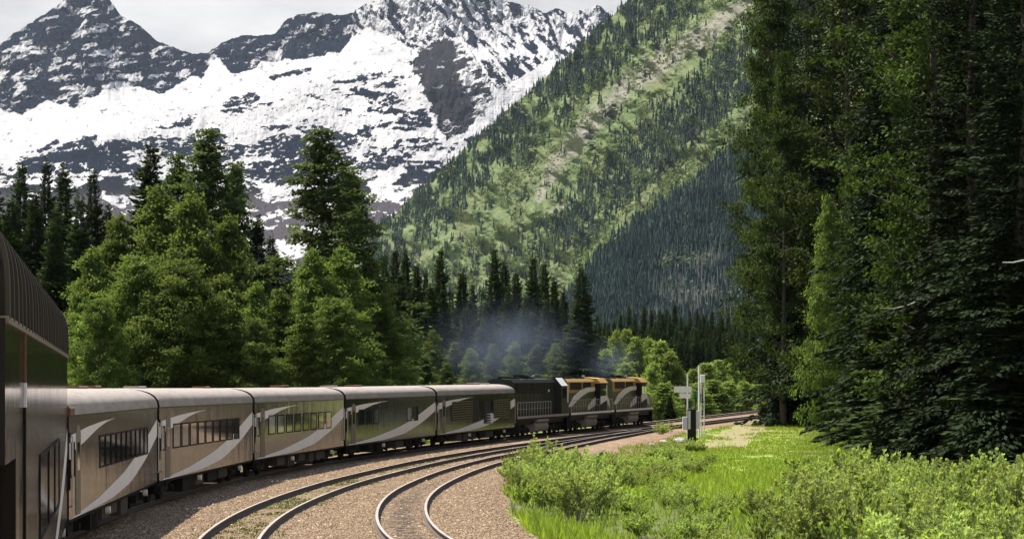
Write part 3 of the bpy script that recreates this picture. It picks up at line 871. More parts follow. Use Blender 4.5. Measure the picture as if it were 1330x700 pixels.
def trunk_mesh(name, h, r0, mat, limbs=(), lean=0.0, n=9, seed=0):
    mb = MB(); r = random.Random(seed)
    pts = [(lean * (k / n) ** 2 + r.uniform(-.02, .02) * h * 0.3, r.uniform(-.006, .006) * h, h * k / n) for k in range(n + 1)]
    pts[0] = (0, 0, -0.4)
    for k in range(n):
        a = r0 * (1 - 0.93 * k / n) * (1.25 if k == 0 else 1); b = r0 * (1 - 0.93 * (k + 1) / n)
        mb.tube(pts[k], pts[k + 1], a, 7, b)
    for p, q, ra, rb in limbs: mb.tube(p, q, ra, 5, rb)
    me_o = mb.build(name, mat); me = me_o.data; bpy.data.objects.remove(me_o)
    return me

def make_spruce(seed, h, rb, dens=1.0, z0f=0.05, mat='spruce', ragged=0.3, spray=0.58, power=0.86, inner=True, per=0.042, droop=0.35):
    r = np.random.default_rng(seed)
    nb = int(h * 12 * dens)
    u = np.sort(r.random(nb) ** 1.12); z = h * (z0f + (0.985 - z0f) * u); tn = np.clip((z / h - z0f) / (1 - z0f), 0, 1)
    az = r.random(nb) * 6.283
    lump = 1 + ragged * (fbm(az * 1.3, z * 0.55, seed, 3) - 0.5) * 2
    L = (rb * (1 - tn) ** power * (0.9 + 0.1 * np.sin(tn * 9)) * lump * r.uniform(0.6, 1.08, nb)) + 0.07
    up = -0.28 + 0.75 * tn + r.normal(0, 0.09, nb); sag = (0.30 + 0.1 * r.random(nb)) * (1 - tn)
    ns = np.maximum(7, (L / per * (0.8 + 0.4 * dens)).astype(int))
    bi = np.repeat(np.arange(nb), ns); n = len(bi)
    s = r.random(n) ** 0.62
    H = np.stack([np.cos(az), np.sin(az), np.zeros(nb)], -1)[bi]; T = np.stack([-np.sin(az), np.cos(az), np.zeros(nb)], -1)[bi]
    Lb = L[bi]
    half = 0.34 * Lb * (1 - s) ** 0.6 * (0.25 + s)
    lat = r.uniform(-1, 1, n)
    C = H * (s * Lb)[:, None] + T * (lat * half)[:, None]
    C[:, 2] = z[bi] + Lb * (up[bi] * s - sag[bi] * s * s + 0.13 * s ** 4) + r.normal(0, 0.05, n)
    D = unit(H * 0.8 + T * (lat * 0.9 + r.normal(0, 0.3, n))[:, None] + np.stack([np.zeros(n), np.zeros(n), -droop + 1.1 * tn[bi] ** 1.5 + r.normal(0, 0.25, n)], -1))
    Nn = unit(np.array([0, 0, 1.0]) + r.normal(0, 0.75, (n, 3)))
    ln = spray * (0.65 + 0.7 * r.random(n)) * (0.34 + 0.66 * (1 - tn[bi]) ** 0.8)
    V = cards(C, D, Nn, ln, ln * r.uniform(0.34, 0.55, n))
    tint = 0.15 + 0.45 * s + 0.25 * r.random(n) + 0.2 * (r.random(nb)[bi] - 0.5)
    if inner:                                                    # dead inner twigs and older needles round the stem
        m = int(h * 330 * dens); zz = h * (z0f + (0.96 - z0f) * r.random(m)); tt = np.clip((zz / h - z0f) / (1 - z0f), 0, 1); a2 = r.random(m) * 6.283
        rr = rb * (1 - tt) ** power * 0.5 * np.sqrt(r.random(m))
        C2 = np.stack([rr * np.cos(a2), rr * np.sin(a2), zz], -1)
        D2 = unit(np.stack([np.cos(a2), np.sin(a2), r.normal(-0.3, 0.3, m)], -1))
        V2 = cards(C2, D2, unit(r.normal(size=(m, 3))), spray * 1.3 * (0.15 + 0.85 * (1 - tt)), spray * 0.5 * (0.15 + 0.85 * (1 - tt)))
        V = np.concatenate([V, V2]); tint = np.concatenate([tint, 0.2 + 0.3 * r.random(m)])
    return trunk_mesh('spruce_trunk', h * 0.985, 0.011 * h + 0.05, M['bark'], seed=seed), crown_mesh('spruce_crown', V, tint, M[mat])

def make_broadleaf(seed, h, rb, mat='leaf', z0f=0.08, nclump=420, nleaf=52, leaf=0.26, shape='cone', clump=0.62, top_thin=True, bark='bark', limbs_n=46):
    r = np.random.default_rng(seed)
    limbs = []; cl = []; wt_ = []
    for k in range(limbs_n):
        u = (k + r.random()) / limbs_n
        t = u ** 0.95
        z = h * (z0f + (0.93 - z0f) * t)
        if shape == 'cone': prof = (1 - t) ** 0.75 * (0.72 + 0.28 * min(1, t * 6)) * (0.75 + 0.5 * r.random()) + 0.10
        elif shape == 'egg': prof = (1 - t) ** 0.6 * (0.7 + 0.3 * min(1, t * 5)) * (0.8 + 0.4 * r.random()) + 0.08
        elif shape == 'spire': prof = (1 - t) ** 0.75 * (0.6 + 0.4 * min(1, t * 4)) + 0.05
        elif shape == 'column': prof = (0.75 + 0.25 * math.sin(3.1 * t)) * (1 - t ** 4) + 0.08
        else: prof = math.sin(math.pi * (0.12 + 0.86 * t)) ** 0.6 + 0.05
        az = k * 2.399 + r.normal(0, 0.4)
        L = rb * prof * r.uniform(0.6, 1.12)
        el = R_(12 + 38 * t + r.normal(0, 8))
        p = np.array([0, 0, z]); d = np.array([math.cos(az) * math.cos(el), math.sin(az) * math.cos(el), math.sin(el)])
        q = p + d * L
        limbs.append((tuple(p), tuple(q), 0.012 * L + 0.03, 0.012))
        m = max(3, int(nclump / limbs_n * (0.25 + 0.95 * prof)))
        s = 0.22 + 0.80 * r.random(m) ** 0.75
        c = p + d * (L * s)[:, None] + r.normal(0, 1, (m, 3)) * (0.15 + 0.20 * L * s * 0.6)[:, None] * np.array([1, 1, 0.55])
        cl.append(c); wt_.append(s)
    nt_ = 46; tz0 = r.random(nt_) ** 0.8; top = np.stack([r.normal(0, 1, nt_) * 0.24 * rb * (1.12 - tz0), r.normal(0, 1, nt_) * 0.24 * rb * (1.12 - tz0), h * (0.74 + 0.25 * tz0)], -1)
    cl.append(top); wt_.append(np.full(nt_, 0.8))
    cl = np.concatenate(cl); wt_ = np.concatenate(wt_)
    nc = len(cl); ci = np.repeat(np.arange(nc), nleaf); n = len(ci)
    tz = np.clip(cl[:, 2] / h, 0, 1)
    rad = clump * (1.15 - 0.45 * tz) * r.uniform(0.7, 1.3, nc)
    off = r.normal(0, 1, (n, 3)) * rad[ci][:, None] * np.array([0.70, 0.70, 0.27])
    C = cl[ci] + off
    out = unit(np.stack([C[:, 0], C[:, 1], np.zeros(n)], -1))
    D = unit(out * 0.6 + r.normal(0, 0.7, (n, 3)) + np.array([0, 0, -0.25]))
    Nn = unit(np.array([0, 0, 0.9]) + out * 0.5 + r.normal(0, 0.6, (n, 3)))
    ln = leaf * r.uniform(0.7, 1.35, n)
    V = cards(C, D, Nn, ln, ln * r.uniform(0.5, 0.75, n))
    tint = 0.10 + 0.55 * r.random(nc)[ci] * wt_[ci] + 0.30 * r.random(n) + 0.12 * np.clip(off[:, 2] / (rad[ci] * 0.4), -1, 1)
    return trunk_mesh('leafy_trunk', h * 0.96, 0.010 * h + 0.05, M[bark], limbs, seed=seed), crown_mesh('leafy_crown', V, tint, M[mat])

def make_shrub(seed, h, rb, mat='willow', stems=15, twigs=8, per=44, leaf=0.085, narrow=0.4):
    r = np.random.default_rng(seed)
    lm = []; C = []; D = []; tints = []
    for k in range(stems):
        az = r.random() * 6.283; lean = rb * math.sqrt(r.random()); hh = h * (0.50 + 0.50 * r.random()) * (1 - 0.30 * (lean / rb) ** 2)
        ca, sa = math.cos(az), math.sin(az)
        b = np.array([0.18 * lean * ca, 0.18 * lean * sa, -0.1]); q = np.array([lean * ca, lean * sa, hh])
        m_ = b * 0.5 + q * 0.5 + np.array([-0.15 * lean * ca, -0.15 * lean * sa, 0.08 * h])
        lm.append((tuple(b), tuple(m_), 0.016, 0.011)); lm.append((tuple(m_), tuple(q), 0.011, 0.004))
        stem_t = r.random()
        for j in range(twigs + 1):
            s0 = 0.30 + 0.70 * (j / twigs) ** 0.8
            p0 = (1 - s0) ** 2 * b + 2 * s0 * (1 - s0) * m_ + s0 ** 2 * q
            a2 = r.random() * 6.283; up = 0.7 + 0.9 * r.random()
            d = np.array([math.cos(a2), math.sin(a2), up]) + 0.5 * np.array([ca, sa, 0]); d /= np.linalg.norm(d)
            Lt = h * (0.13 + 0.13 * r.random()) * (1.25 - 0.5 * s0)
            if j == twigs: d = unit(q - m_ + np.array([0, 0, 0.3])); 
            lm.append((tuple(p0), tuple(p0 + d * Lt), 0.005, 0.002))
            n = int(per * (0.7 + 0.6 * r.random()))
            u = r.random(n) ** 0.7
            side = unit(r.normal(0, 1, (n, 3)))
            C.append(p0 + d * (u * Lt)[:, None] + side * (0.018 * h * (1.2 - u))[:, None])
            D.append(unit(d * (0.55 + 0.5 * u)[:, None] + side * 0.75 + np.array([0, 0, 0.15])))
            tints.append(0.02 + 0.34 * s0 + 0.36 * u * s0 + 0.15 * stem_t + 0.20 * r.random(n))
    C = np.concatenate(C); D = np.concatenate(D); n = len(C)
    C[:, 2] = np.abs(C[:, 2])
    ln = leaf * r.uniform(0.7, 1.35, n)
    V = cards(C, D, unit(r.normal(0, 0.6, (n, 3)) + np.array([0, 0, 0.8])), ln, ln * narrow * r.uniform(0.8, 1.3, n))
    mb = MB()
    for p, q, ra, rb_ in lm: mb.tube(p, q, ra, 4, rb_)
    o = mb.build('shrub_stems', M['bark_pale']); sm = o.data; bpy.data.objects.remove(o)
    return sm, crown_mesh('shrub_leaves', V, np.concatenate(tints), M[mat])

class Kind:
    """one kind of plant: the first placing builds the object, later placings copy it"""
    def __init__(s, name, cat, meshes, h, r, parts=('trunk', 'crown')):
        s.name, s.cat, s.me, s.h, s.r, s.parts, s.root = name, cat, meshes, h, r, parts, None
    def place(s, x, y, z, hh, rr, label, group, rot=None):
        rot = random.uniform(0, 6.28) if rot is None else rot
        sc_ = (rr / s.r, rr / s.r, hh / s.h)
        if s.root is None:
            s.root = empty(s.name, (x, y, z), label, s.cat, group, rot); s.root.scale = sc_
            link(s.parts[0], s.me[0], s.root); link(s.parts[1], s.me[1], s.root)
            return s.root
        return dup(s.root, (x, y, z), rot, sc_, label, group)

K = {}
for i, (sd, rb, rg) in enumerate([(1, 4.2, .4), (2, 3.7, .55), (3, 4.6, .35), (4, 3.3, .65)]):
    K['spruce%d' % i] = Kind('spruce_tree', 'tree', make_spruce(sd, 25, rb, 1.35, ragged=rg), 25, rb)
K['lone'] = Kind('spruce_tree', 'tree', make_spruce(9, 24, 4.6, 1.25, z0f=0.06, ragged=0.45, spray=0.50, power=0.92), 24, 4.6)
for i, (sd, rb) in enumerate([(21, 5.2), (22, 4.6), (23, 5.6)]):
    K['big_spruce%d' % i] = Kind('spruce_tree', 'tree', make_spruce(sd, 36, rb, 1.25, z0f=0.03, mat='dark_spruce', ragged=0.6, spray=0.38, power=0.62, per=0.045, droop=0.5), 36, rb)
for i, (sd, rb, sh) in enumerate([(31, 5.4, 'cone'), (32, 6.2, 'cone'), (33, 5.0, 'cone')]):
    K['cotton%d' % i] = Kind('cottonwood_tree', 'tree', make_broadleaf(sd, 28, rb, mat='cottonwood', nclump=1000, nleaf=38, leaf=0.27, shape=sh, clump=0.50, limbs_n=84), 28, rb)
for i, (sd, rb) in enumerate([(36, 4.2), (37, 4.8)]):
    K['leafy%d' % i] = Kind('broadleaf_tree', 'tree', make_broadleaf(sd, 15, rb, nclump=760, nleaf=40, leaf=0.24, shape=('egg', 'round')[i], clump=0.50, z0f=0.04, limbs_n=64), 15, rb)
for i, (sd, rb) in enumerate([(41, 5.0), (42, 5.6)]):
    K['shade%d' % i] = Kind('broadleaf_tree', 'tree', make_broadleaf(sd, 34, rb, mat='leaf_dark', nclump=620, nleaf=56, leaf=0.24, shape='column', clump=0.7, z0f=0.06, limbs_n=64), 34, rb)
for i, (sd, rb, h) in enumerate([(51, 2.2, 7.5), (52, 2.8, 6.5), (53, 1.8, 8.5)]):
    K['aspen%d' % i] = Kind('aspen_tree', 'tree', make_broadleaf(sd, h, rb, mat='aspen', nclump=480, nleaf=30, leaf=0.18, shape='spire', clump=0.34, z0f=0.04, limbs_n=44, bark='bark_pale'), h, rb)
for i in range(5):
    K['willow%d' % i] = Kind('willow_shrub', 'shrub', make_shrub(60 + i, 2.0, 1.1, stems=15 + i, leaf=0.088), 2.0, 1.2, ('stems', 'leaves'))
for i in range(2):
    K['broad%d' % i] = Kind('leafy_shrub', 'shrub', make_shrub(70 + i, 1.4, 1.1, mat='aspen', stems=13, twigs=5, per=26, leaf=0.12, narrow=0.6), 1.4, 1.2, ('stems', 'leaves'))

def put(kind, px, ytop, Y, wpx, label, group=None, xoff=0.0):
    """a plant whose crown top shows at (px, ytop) of the photograph when it stands at depth Y"""
    X = (px - CX) * Y / F + xoff
    if kind.startswith('spruce'): wpx *= 1.85
    wpx *= {'aspe': 1.3, 'cott': 1.35, 'leaf': 1.12}.get(kind[:4], 1)
    if kind == 'lone': wpx *= 1.45
    z = gz(X, Y); top = CAMZ + (HY - ytop) * Y / F
    return K[kind].place(X, Y, z - 0.1, max(1.0, top - z), wpx * Y / F / 2, label, group)

# ------------------------------------------------------------------ the train
def car_root(name, A, B, label, cat, group, gap=0.62):
    A = np.array(A, float); B = np.array(B, float); L = np.linalg.norm(B - A); d = (B - A) / L
    n = np.array([-d[1], d[0]])                                   # to the left of travel
    A = A + d * gap / 2; B = B - d * gap / 2
    mid = (A + B) / 2 + n * 1.53
    zA, zB = float(zmain(A[1])), float(zmain(B[1]))
    o = empty(name, (mid[0], mid[1], (zA + zB) / 2), label, cat, group)
    o.rotation_euler = (0, -math.atan2(zB - zA, L), math.atan2(d[1], d[0]))
    return o, L - gap

HW = 1.53           # half width
ZS, ZG_, ZT = 0.88, 3.42, 4.06   # sill, gutter, roof crown

def wheel_mesh():
    mb = MB(); n = 20
    for (r0, r1, y0, y1) in ((0.46, 0.46, -0.065, 0.065), (0.50, 0.50, 0.065, 0.095)):
        ring = [(r0 * math.cos(2 * math.pi * i / n), r0 * math.sin(2 * math.pi * i / n)) for i in range(n)]
        mb.extrude_y(ring, y0, y1)
    hub = [(0.14 * math.cos(2 * math.pi * i / 10), 0.14 * math.sin(2 * math.pi * i / 10)) for i in range(10)]
    mb.extrude_y(hub, -0.13, -0.066)
    o = mb.build('wheel', M['dark_steel']); me = o.data; bpy.data.objects.remove(o); return me
WHEEL = wheel_mesh()

def bogie(root, x, axles, base):
    mb = MB()
    for s in (-1, 1):
        y = s * 1.02
        mb.extrude_y([(x - base / 2 - 0.45, 0.52), (x - base / 2 - 0.2, 0.72), (x - 0.7, 0.78), (x - 0.45, 0.55), (x + 0.45, 0.55), (x + 0.7, 0.78), (x + base / 2 + 0.2, 0.72), (x + base / 2 + 0.45, 0.52), (x + base / 2 + 0.2, 0.40), (x + 0.6, 0.36), (x - 0.6, 0.36), (x - base / 2 - 0.2, 0.40)], y - 0.09, y + 0.09)
        for k in (-0.32, -0.11, 0.11, 0.32):
            mb.tube((x + k, y, 0.56), (x + k, y, 0.84), 0.075, 8)
        for k in range(axles):
            ax = x - base / 2 + base * k / (axles - 1)
            mb.box(ax - 0.17, ax + 0.17, y - 0.17 + (s < 0) * 0.0, y + 0.17, 0.34, 0.62)
            mb.tube((ax, y + s * 0.17, 0.48), (ax, y + s * 0.24, 0.48), 0.12, 10)
    mb.box(x - 0.3, x + 0.3, -1.1, 1.1, 0.5, 0.83)
    b = mb.build('bogie', M['dark_steel'], root)
    for k in range(axles):
        ax = x - base / 2 + base * k / (axles - 1)
        for s in (-1, 1):
            w = link('wheel', WHEEL, b); w.location = (ax, s * 0.755, 0.5)
            if s > 0: w.rotation_euler = (0, 0, math.pi)
    return b

def shell_profile(n=12, w=HW, zs=ZS, zg=ZG_, zt=ZT):
    prof = []
    for k in range(n + 1):
        th = math.pi * k / n
        y = w * math.copysign(abs(math.cos(th)) ** 0.72, math.cos(th)); z = zg + (zt - zg) * math.sin(th) ** 0.72
        prof.append((y, z))
    return prof      # from +w over the crown to -w

def strip(mb, L, fn_top, fn_bot, t0, t1, y, n=40, zs=ZS, zg=ZG_, m=0):
    for k in range(n):
        a = t0 + (t1 - t0) * k / n; b = t0 + (t1 - t0) * (k + 1) / n
        pts = []
        for t, f in ((a, fn_bot), (b, fn_bot), (b, fn_top), (a, fn_top)):
            pts.append((-L / 2 + t * L, y, zs + (zg - zs) * f(t)))
        if abs(pts[2][2] - pts[1][2]) < 1e-4 and abs(pts[3][2] - pts[0][2]) < 1e-4: continue
        mb.poly(pts, m)

def curve(xs, ys):
    xs = np.array(xs, float); ys = np.array(ys, float)
    g = np.linspace(xs[0], xs[-1], 120); v = np.interp(g, xs, ys)
    for _ in range(40): v[1:-1] = 0.25 * v[:-2] + 0.5 * v[1:-1] + 0.25 * v[2:]
    return lambda t: float(np.interp(t, g, v))

LOW_T = curve([0, .265, .536, .732, .91, 1.0], [0.0, .10, .27, .47, .72, .84])
LOW_B = curve([0, .10, .41, .63, .837, 1.0], [0.0, .0, .035, .13, .36, .62])
UP_T = curve([0, .162, .30, .44], [.80, .87, .905, .925])
UP_B = curve([0, .108, .265, .36, .44], [.63, .70, .845, .90, .924])

def coach(A, B, label, wins, kind='coach', seed=0):
    rr = random.Random(seed)
    root, L = car_root('passenger_coach' if kind == 'coach' else 'baggage_car', A, B, label, 'railway coach' if kind == 'coach' else 'baggage car', 'bronze coaches of the train')
    x0, x1 = -L / 2, L / 2
    # body: sides, ends, sill; slightly tucked sill
    mb = MB()
    for s in (-1, 1):
        q = [(x0, s * HW, ZS), (x1, s * HW, ZS), (x1, s * HW, ZG_), (x0, s * HW, ZG_)]
        mb.poly(q if s < 0 else q[::-1])
        q = [(x0, s * (HW - 0.05), ZS - 0.10), (x1, s * (HW - 0.05), ZS - 0.10), (x1, s * HW, ZS), (x0, s * HW, ZS)]
        mb.poly(q if s < 0 else q[::-1], 1)
    pf = shell_profile()
    for x, inset in ((x0, 1), (x1, -1)):
        mb.poly([(x, y, z) for y, z in (pf + [(-HW, ZS), (HW, ZS)])][::-1 if inset > 0 else 1], 1)
    mb.poly([(x0, HW - .05, ZS - .1), (x1, HW - .05, ZS - .1), (x1, -HW + .05, ZS - .1), (x0, -HW + .05, ZS - .1)][::-1], 1)
    mb.build('body', [M['bronze'], M['black']], root)
    # roof shell, overhanging the gutter by a couple of centimetres, ends rounded down
    mb = MB(); nseg = 14
    xs = [x0, x0 + .05, x0 + .16, x0 + .38, x0 + .8] + list(np.linspace(x0 + 1.6, x1 - 1.6, 16)) + [x1 - .8, x1 - .38, x1 - .16, x1 - .05, x1]
    dr = [0.30, 0.17, 0.09, 0.03, 0.0] + [0] * 16 + [0.0, 0.03, 0.09, 0.17, 0.30]
    pr_ = shell_profile(nseg, HW + 0.02, ZS, ZG_ + 0.004, ZT + 0.01)
    for k in range(len(xs)):
        for y, z in pr_:
            f = 1 - dr[k] * (max(0, z - ZG_) / (ZT - ZG_))
            mb.v.append((xs[k], y, ZG_ + 0.004 + (z - ZG_ - 0.004) * f))
    m_ = len(pr_)
    for k in range(len(xs) - 1):
        for i in range(m_ - 1):
            mb.f.append((k * m_ + i, k * m_ + i + 1, (k + 1) * m_ + i + 1, (k + 1) * m_ + i)[::-1]); mb.m.append(0)
    roof = mb.build('roof', [M['roof'], M['rust']], root, smooth=True)
    g = MB()
    for s in (-1, 1): g.box(x0, x1, s * (HW + .012) - .014, s * (HW + .012) + .014, ZG_ - .035, ZG_)
    g.build('gutter', M['equip'], roof)
    for _ in range(rr.randint(2, 3)):
        hx_ = rr.uniform(x0 + 2, x1 - 2); hl = rr.uniform(.4, 1.3)
        h = MB(); h.box(hx_ - hl, hx_ + hl, -0.30, 0.30, ZT - 0.03, ZT + rr.uniform(.08, .14), bev=0.03)
        h.build('roof_vent', M['rust'] if rr.random() < .7 else M['roof'], roof)
    # swoosh
    yo = -HW - 0.004
    mb = MB(); strip(mb, L, LOW_T, LOW_B, 0.0, 1.0, yo, 60); mb.build('lower_swoosh', M['swoosh'], root)
    mb = MB(); strip(mb, L, UP_T, UP_B, 0.0, 0.44, yo, 40); mb.build('upper_swoosh', M['swoosh'], root)
    # windows
    for (t0, t1, h0, h1) in wins:
        a, b = x0 + t0 * L, x0 + t1 * L; z0, z1 = ZS + h0 * (ZG_ - ZS), ZS + h1 * (ZG_ - ZS)
        fr = MB(); w = 0.05
        for bx in ((a - w, b + w, z0 - w, z0), (a - w, b + w, z1, z1 + w), (a - w, a, z0, z1), (b, b + w, z0, z1)):
            fr.box(bx[0], bx[1], -HW - 0.022, -HW - 0.001, bx[2], bx[3])
        f = fr.build('window', M['black'], root)
        p = MB(); p.poly([(a, -HW - 0.008, z0), (b, -HW - 0.008, z0), (b, -HW - 0.008, z1), (a, -HW - 0.008, z1)]); p.build('pane', M['glass'], f)
    # vestibule door with a rounded head
    if kind == 'coach' or True:
        a, b = x0 + 0.055 * L, x0 + 0.095 * L
        d = MB(); c = (a + b) / 2; hw = (b - a) / 2
        prof = [(a, ZS + .05), (b, ZS + .05)] + [(c + hw * math.cos(th), ZS + 2.0 + 0.28 * math.sin(th)) for th in np.linspace(0, math.pi, 9)]
        d.extrude_y(prof, -HW - 0.014, -HW - 0.0015)
        dd = d.build('door', M['doorpaint'], root)
        p = MB(); p.poly([(c - hw * .55, -HW - .018, ZS + 1.15), (c + hw * .55, -HW - .018, ZS + 1.15), (c + hw * .55, -HW - .018, ZS + 1.85), (c - hw * .55, -HW - .018, ZS + 1.85)]); p.build('pane', M['glass'], dd)
    # end diaphragms
    for x, s in ((x0, -1), (x1, 1)):
        g = MB()
        for k in range(3):
            xx = x + s * (0.03 + 0.05 * k)
            g.box(min(xx, xx + s * .04), max(xx, xx + s * .04), -0.75, -0.55, 0.95, 3.3); g.box(min(xx, xx + s * .04), max(xx, xx + s * .04), 0.55, 0.75, 0.95, 3.3); g.box(min(xx, xx + s * .04), max(xx, xx + s * .04), -0.75, 0.75, 3.3, 3.5)
        g.build('gangway', M['black'], root)
    # vertical grab rail and marker panel at the trailing corner
    for x, s in ((x0 + 0.16, 1), (x1 - 0.16, -1)):
        g = MB(); g.tube((x, -HW - 0.07, 1.2), (x, -HW - 0.07, 2.9), 0.022, 6)
        for z in (1.2, 2.9): g.tube((x, -HW - 0.07, z), (x, -HW + 0.01, z), 0.02, 6)
        g.build('grab_rail', M['steel'], root)
    g = MB(); g.box(x0 + .02, x0 + .10, -HW - 0.03, -HW - 0.002, 1.6, 3.0); g.build('corner_post', M['black'], root)
    g = MB(); g.box(x0 + .015, x0 + .105, -HW - 0.034, -HW - 0.002, 2.35, 2.75); g.build('marker_plate', M['white'], root)
    # underfloor
    for x in (x0 + 3.4, x1 - 3.4): bogie(root, x, 2, 2.6)
    xx = x0 + 6.6
    while xx < x1 - 7.4:
        l = rr.uniform(1.2, 2.6); hgt = rr.uniform(0.35, 0.52)
        e = MB(); e.box(xx, xx + l, -1.32, -0.45, ZS - 0.12 - hgt, ZS - 0.12, bev=0.03)
        if rr.random() < .5:
            for k in range(3): e.box(xx + l * (.2 + .25 * k), xx + l * (.2 + .25 * k) + .05, -1.345, -1.318, ZS - .07 - hgt, ZS - .2)
        e.build('equipment_box', M['equip'] if rr.random() < .6 else M['black'], root)
        xx += l + rr.uniform(0.3, 1.3)
    e = MB(); e.box(x0 + 0.6, x1 - 0.6, -0.35, 0.35, 0.5, ZS - .11); e.build('centre_sill', M['black'], root)
    for t in (0.40, 0.865):
        x = x0 + t * L
        e = MB(); e.extrude_y([(x + .11 * math.cos(th), 0.64 + .11 * math.sin(th)) for th in np.linspace(0, 6.283, 13)[:-1]], -1.50, -1.36)
        e.build('pale_disc', M['lamp'], root)  # pale disc for a shiny pipe end, its glint put into the colour
    for x, s in ((x0, -1), (x1, 1)):
        e = MB(); e.box(min(x - s * .1, x + s * .12), max(x - s * .1, x + s * .12), -0.18, 0.18, 0.62, 0.92, bev=.04); e.tube((x, -0.55, 0.78), (x + s * .12, -0.62, 0.42), 0.03, 6); e.build('coupler', M['dark_steel'], root)
    return root, L

M['doorpaint'] = painted('bronze_door_paint', (0.19, 0.155, 0.115), 0.4, (0.10, 0.08, 0.055), 0.5, metal=0.4, streak=(3, 3, .3))

def row(t0, t1, n, h0=.43, h1=.74, gap=.22):
    w = (t1 - t0) / n
    return [(t0 + k * w + w * gap / 2, t0 + (k + 1) * w - w * gap / 2, h0, h1) for k in range(n)]
J = [SIDE[1], SIDE[2], SIDE[3], SIDE[4], SIDE[5], SIDE[6], SIDE[7], SIDE[8], SIDE[9]]
first, fl = coach(J[0], J[1], 'bronze coach with a rusty roof corner coupled directly to the glass-domed car', row(.27, .86, 10) + [(.012, .04, .42, .72)], seed=1)
cb = MB(); cb.box(-fl / 2 - .012, -fl / 2 + .9, -HW - .035, -HW + .18, 3.40, 3.62, bev=.03); cb.build('roof_corner', M['rust'], first)
coach(J[1], J[2], 'second flat-roofed bronze coach behind the domed car, its nine side windows evenly spaced', row(.112, .83, 9) + [(.012, .045, .42, .72)], seed=2)
coach(J[2], J[3], 'third flat-roofed bronze coach from the domed car, just before the coach with the window gap', row(.12, .845, 8, gap=.30) + [(.012, .045, .42, .72)], seed=3)
coach(J[3], J[4], 'bronze coach with a wide blank wall between its three rear and two front windows', row(.115, .34, 3, gap=.3) + row(.64, .79, 2, gap=.3) + [(.012, .045, .45, .72)], seed=4)
bag, bl = coach(J[4], J[5], 'bronze car with louvred grilles and an open black doorway, coupled behind the locomotives', [], kind='baggage', seed=5)
bx0 = -bl / 2
def zf(h): return ZS + (ZG_ - ZS) * h
for (t0, t1) in ((.17, .42), (.70, .93)):
    fr = MB(); a, b = bx0 + t0 * bl, bx0 + t1 * bl
    fr.box(a, b, -HW - .012, -HW - .001, zf(.30), zf(.80), m=1)
    n = 6
    for k in range(n + 1):
        x = a + (b - a) * k / n; fr.box(x - .035, x + .035, -HW - .045, -HW - .013, zf(.30), zf(.80), m=0)
    for k in range(9):
        z = zf(.30 + .0625 * k); fr.box(a, b, -HW - .035, -HW - .014, z, z + .07, m=0)
    fr.build('louvre_grille', [M['olive'], M['black']], bag)
for (t0, t1, h0, h1) in ((.43, .50, .26, .84), (.565, .655, .18, .80)):
    d = MB(); d.box(bx0 + t0 * bl, bx0 + t1 * bl, -HW - .02, -HW - .0015, zf(h0), zf(h1)); d.build('doorway', M['locoblack'], bag)
d = MB()
for k in range(4): d.box(bx0 + .60 * bl, bx0 + .65 * bl, -HW - .16, -HW - .022, zf(.22 + .07 * k), zf(.235 + .07 * k))
d.box(bx0 + .649 * bl, bx0 + .655 * bl, -HW - .16, -HW - .022, zf(.17), zf(.46)); d.build('step_ladder', M['white'], bag)

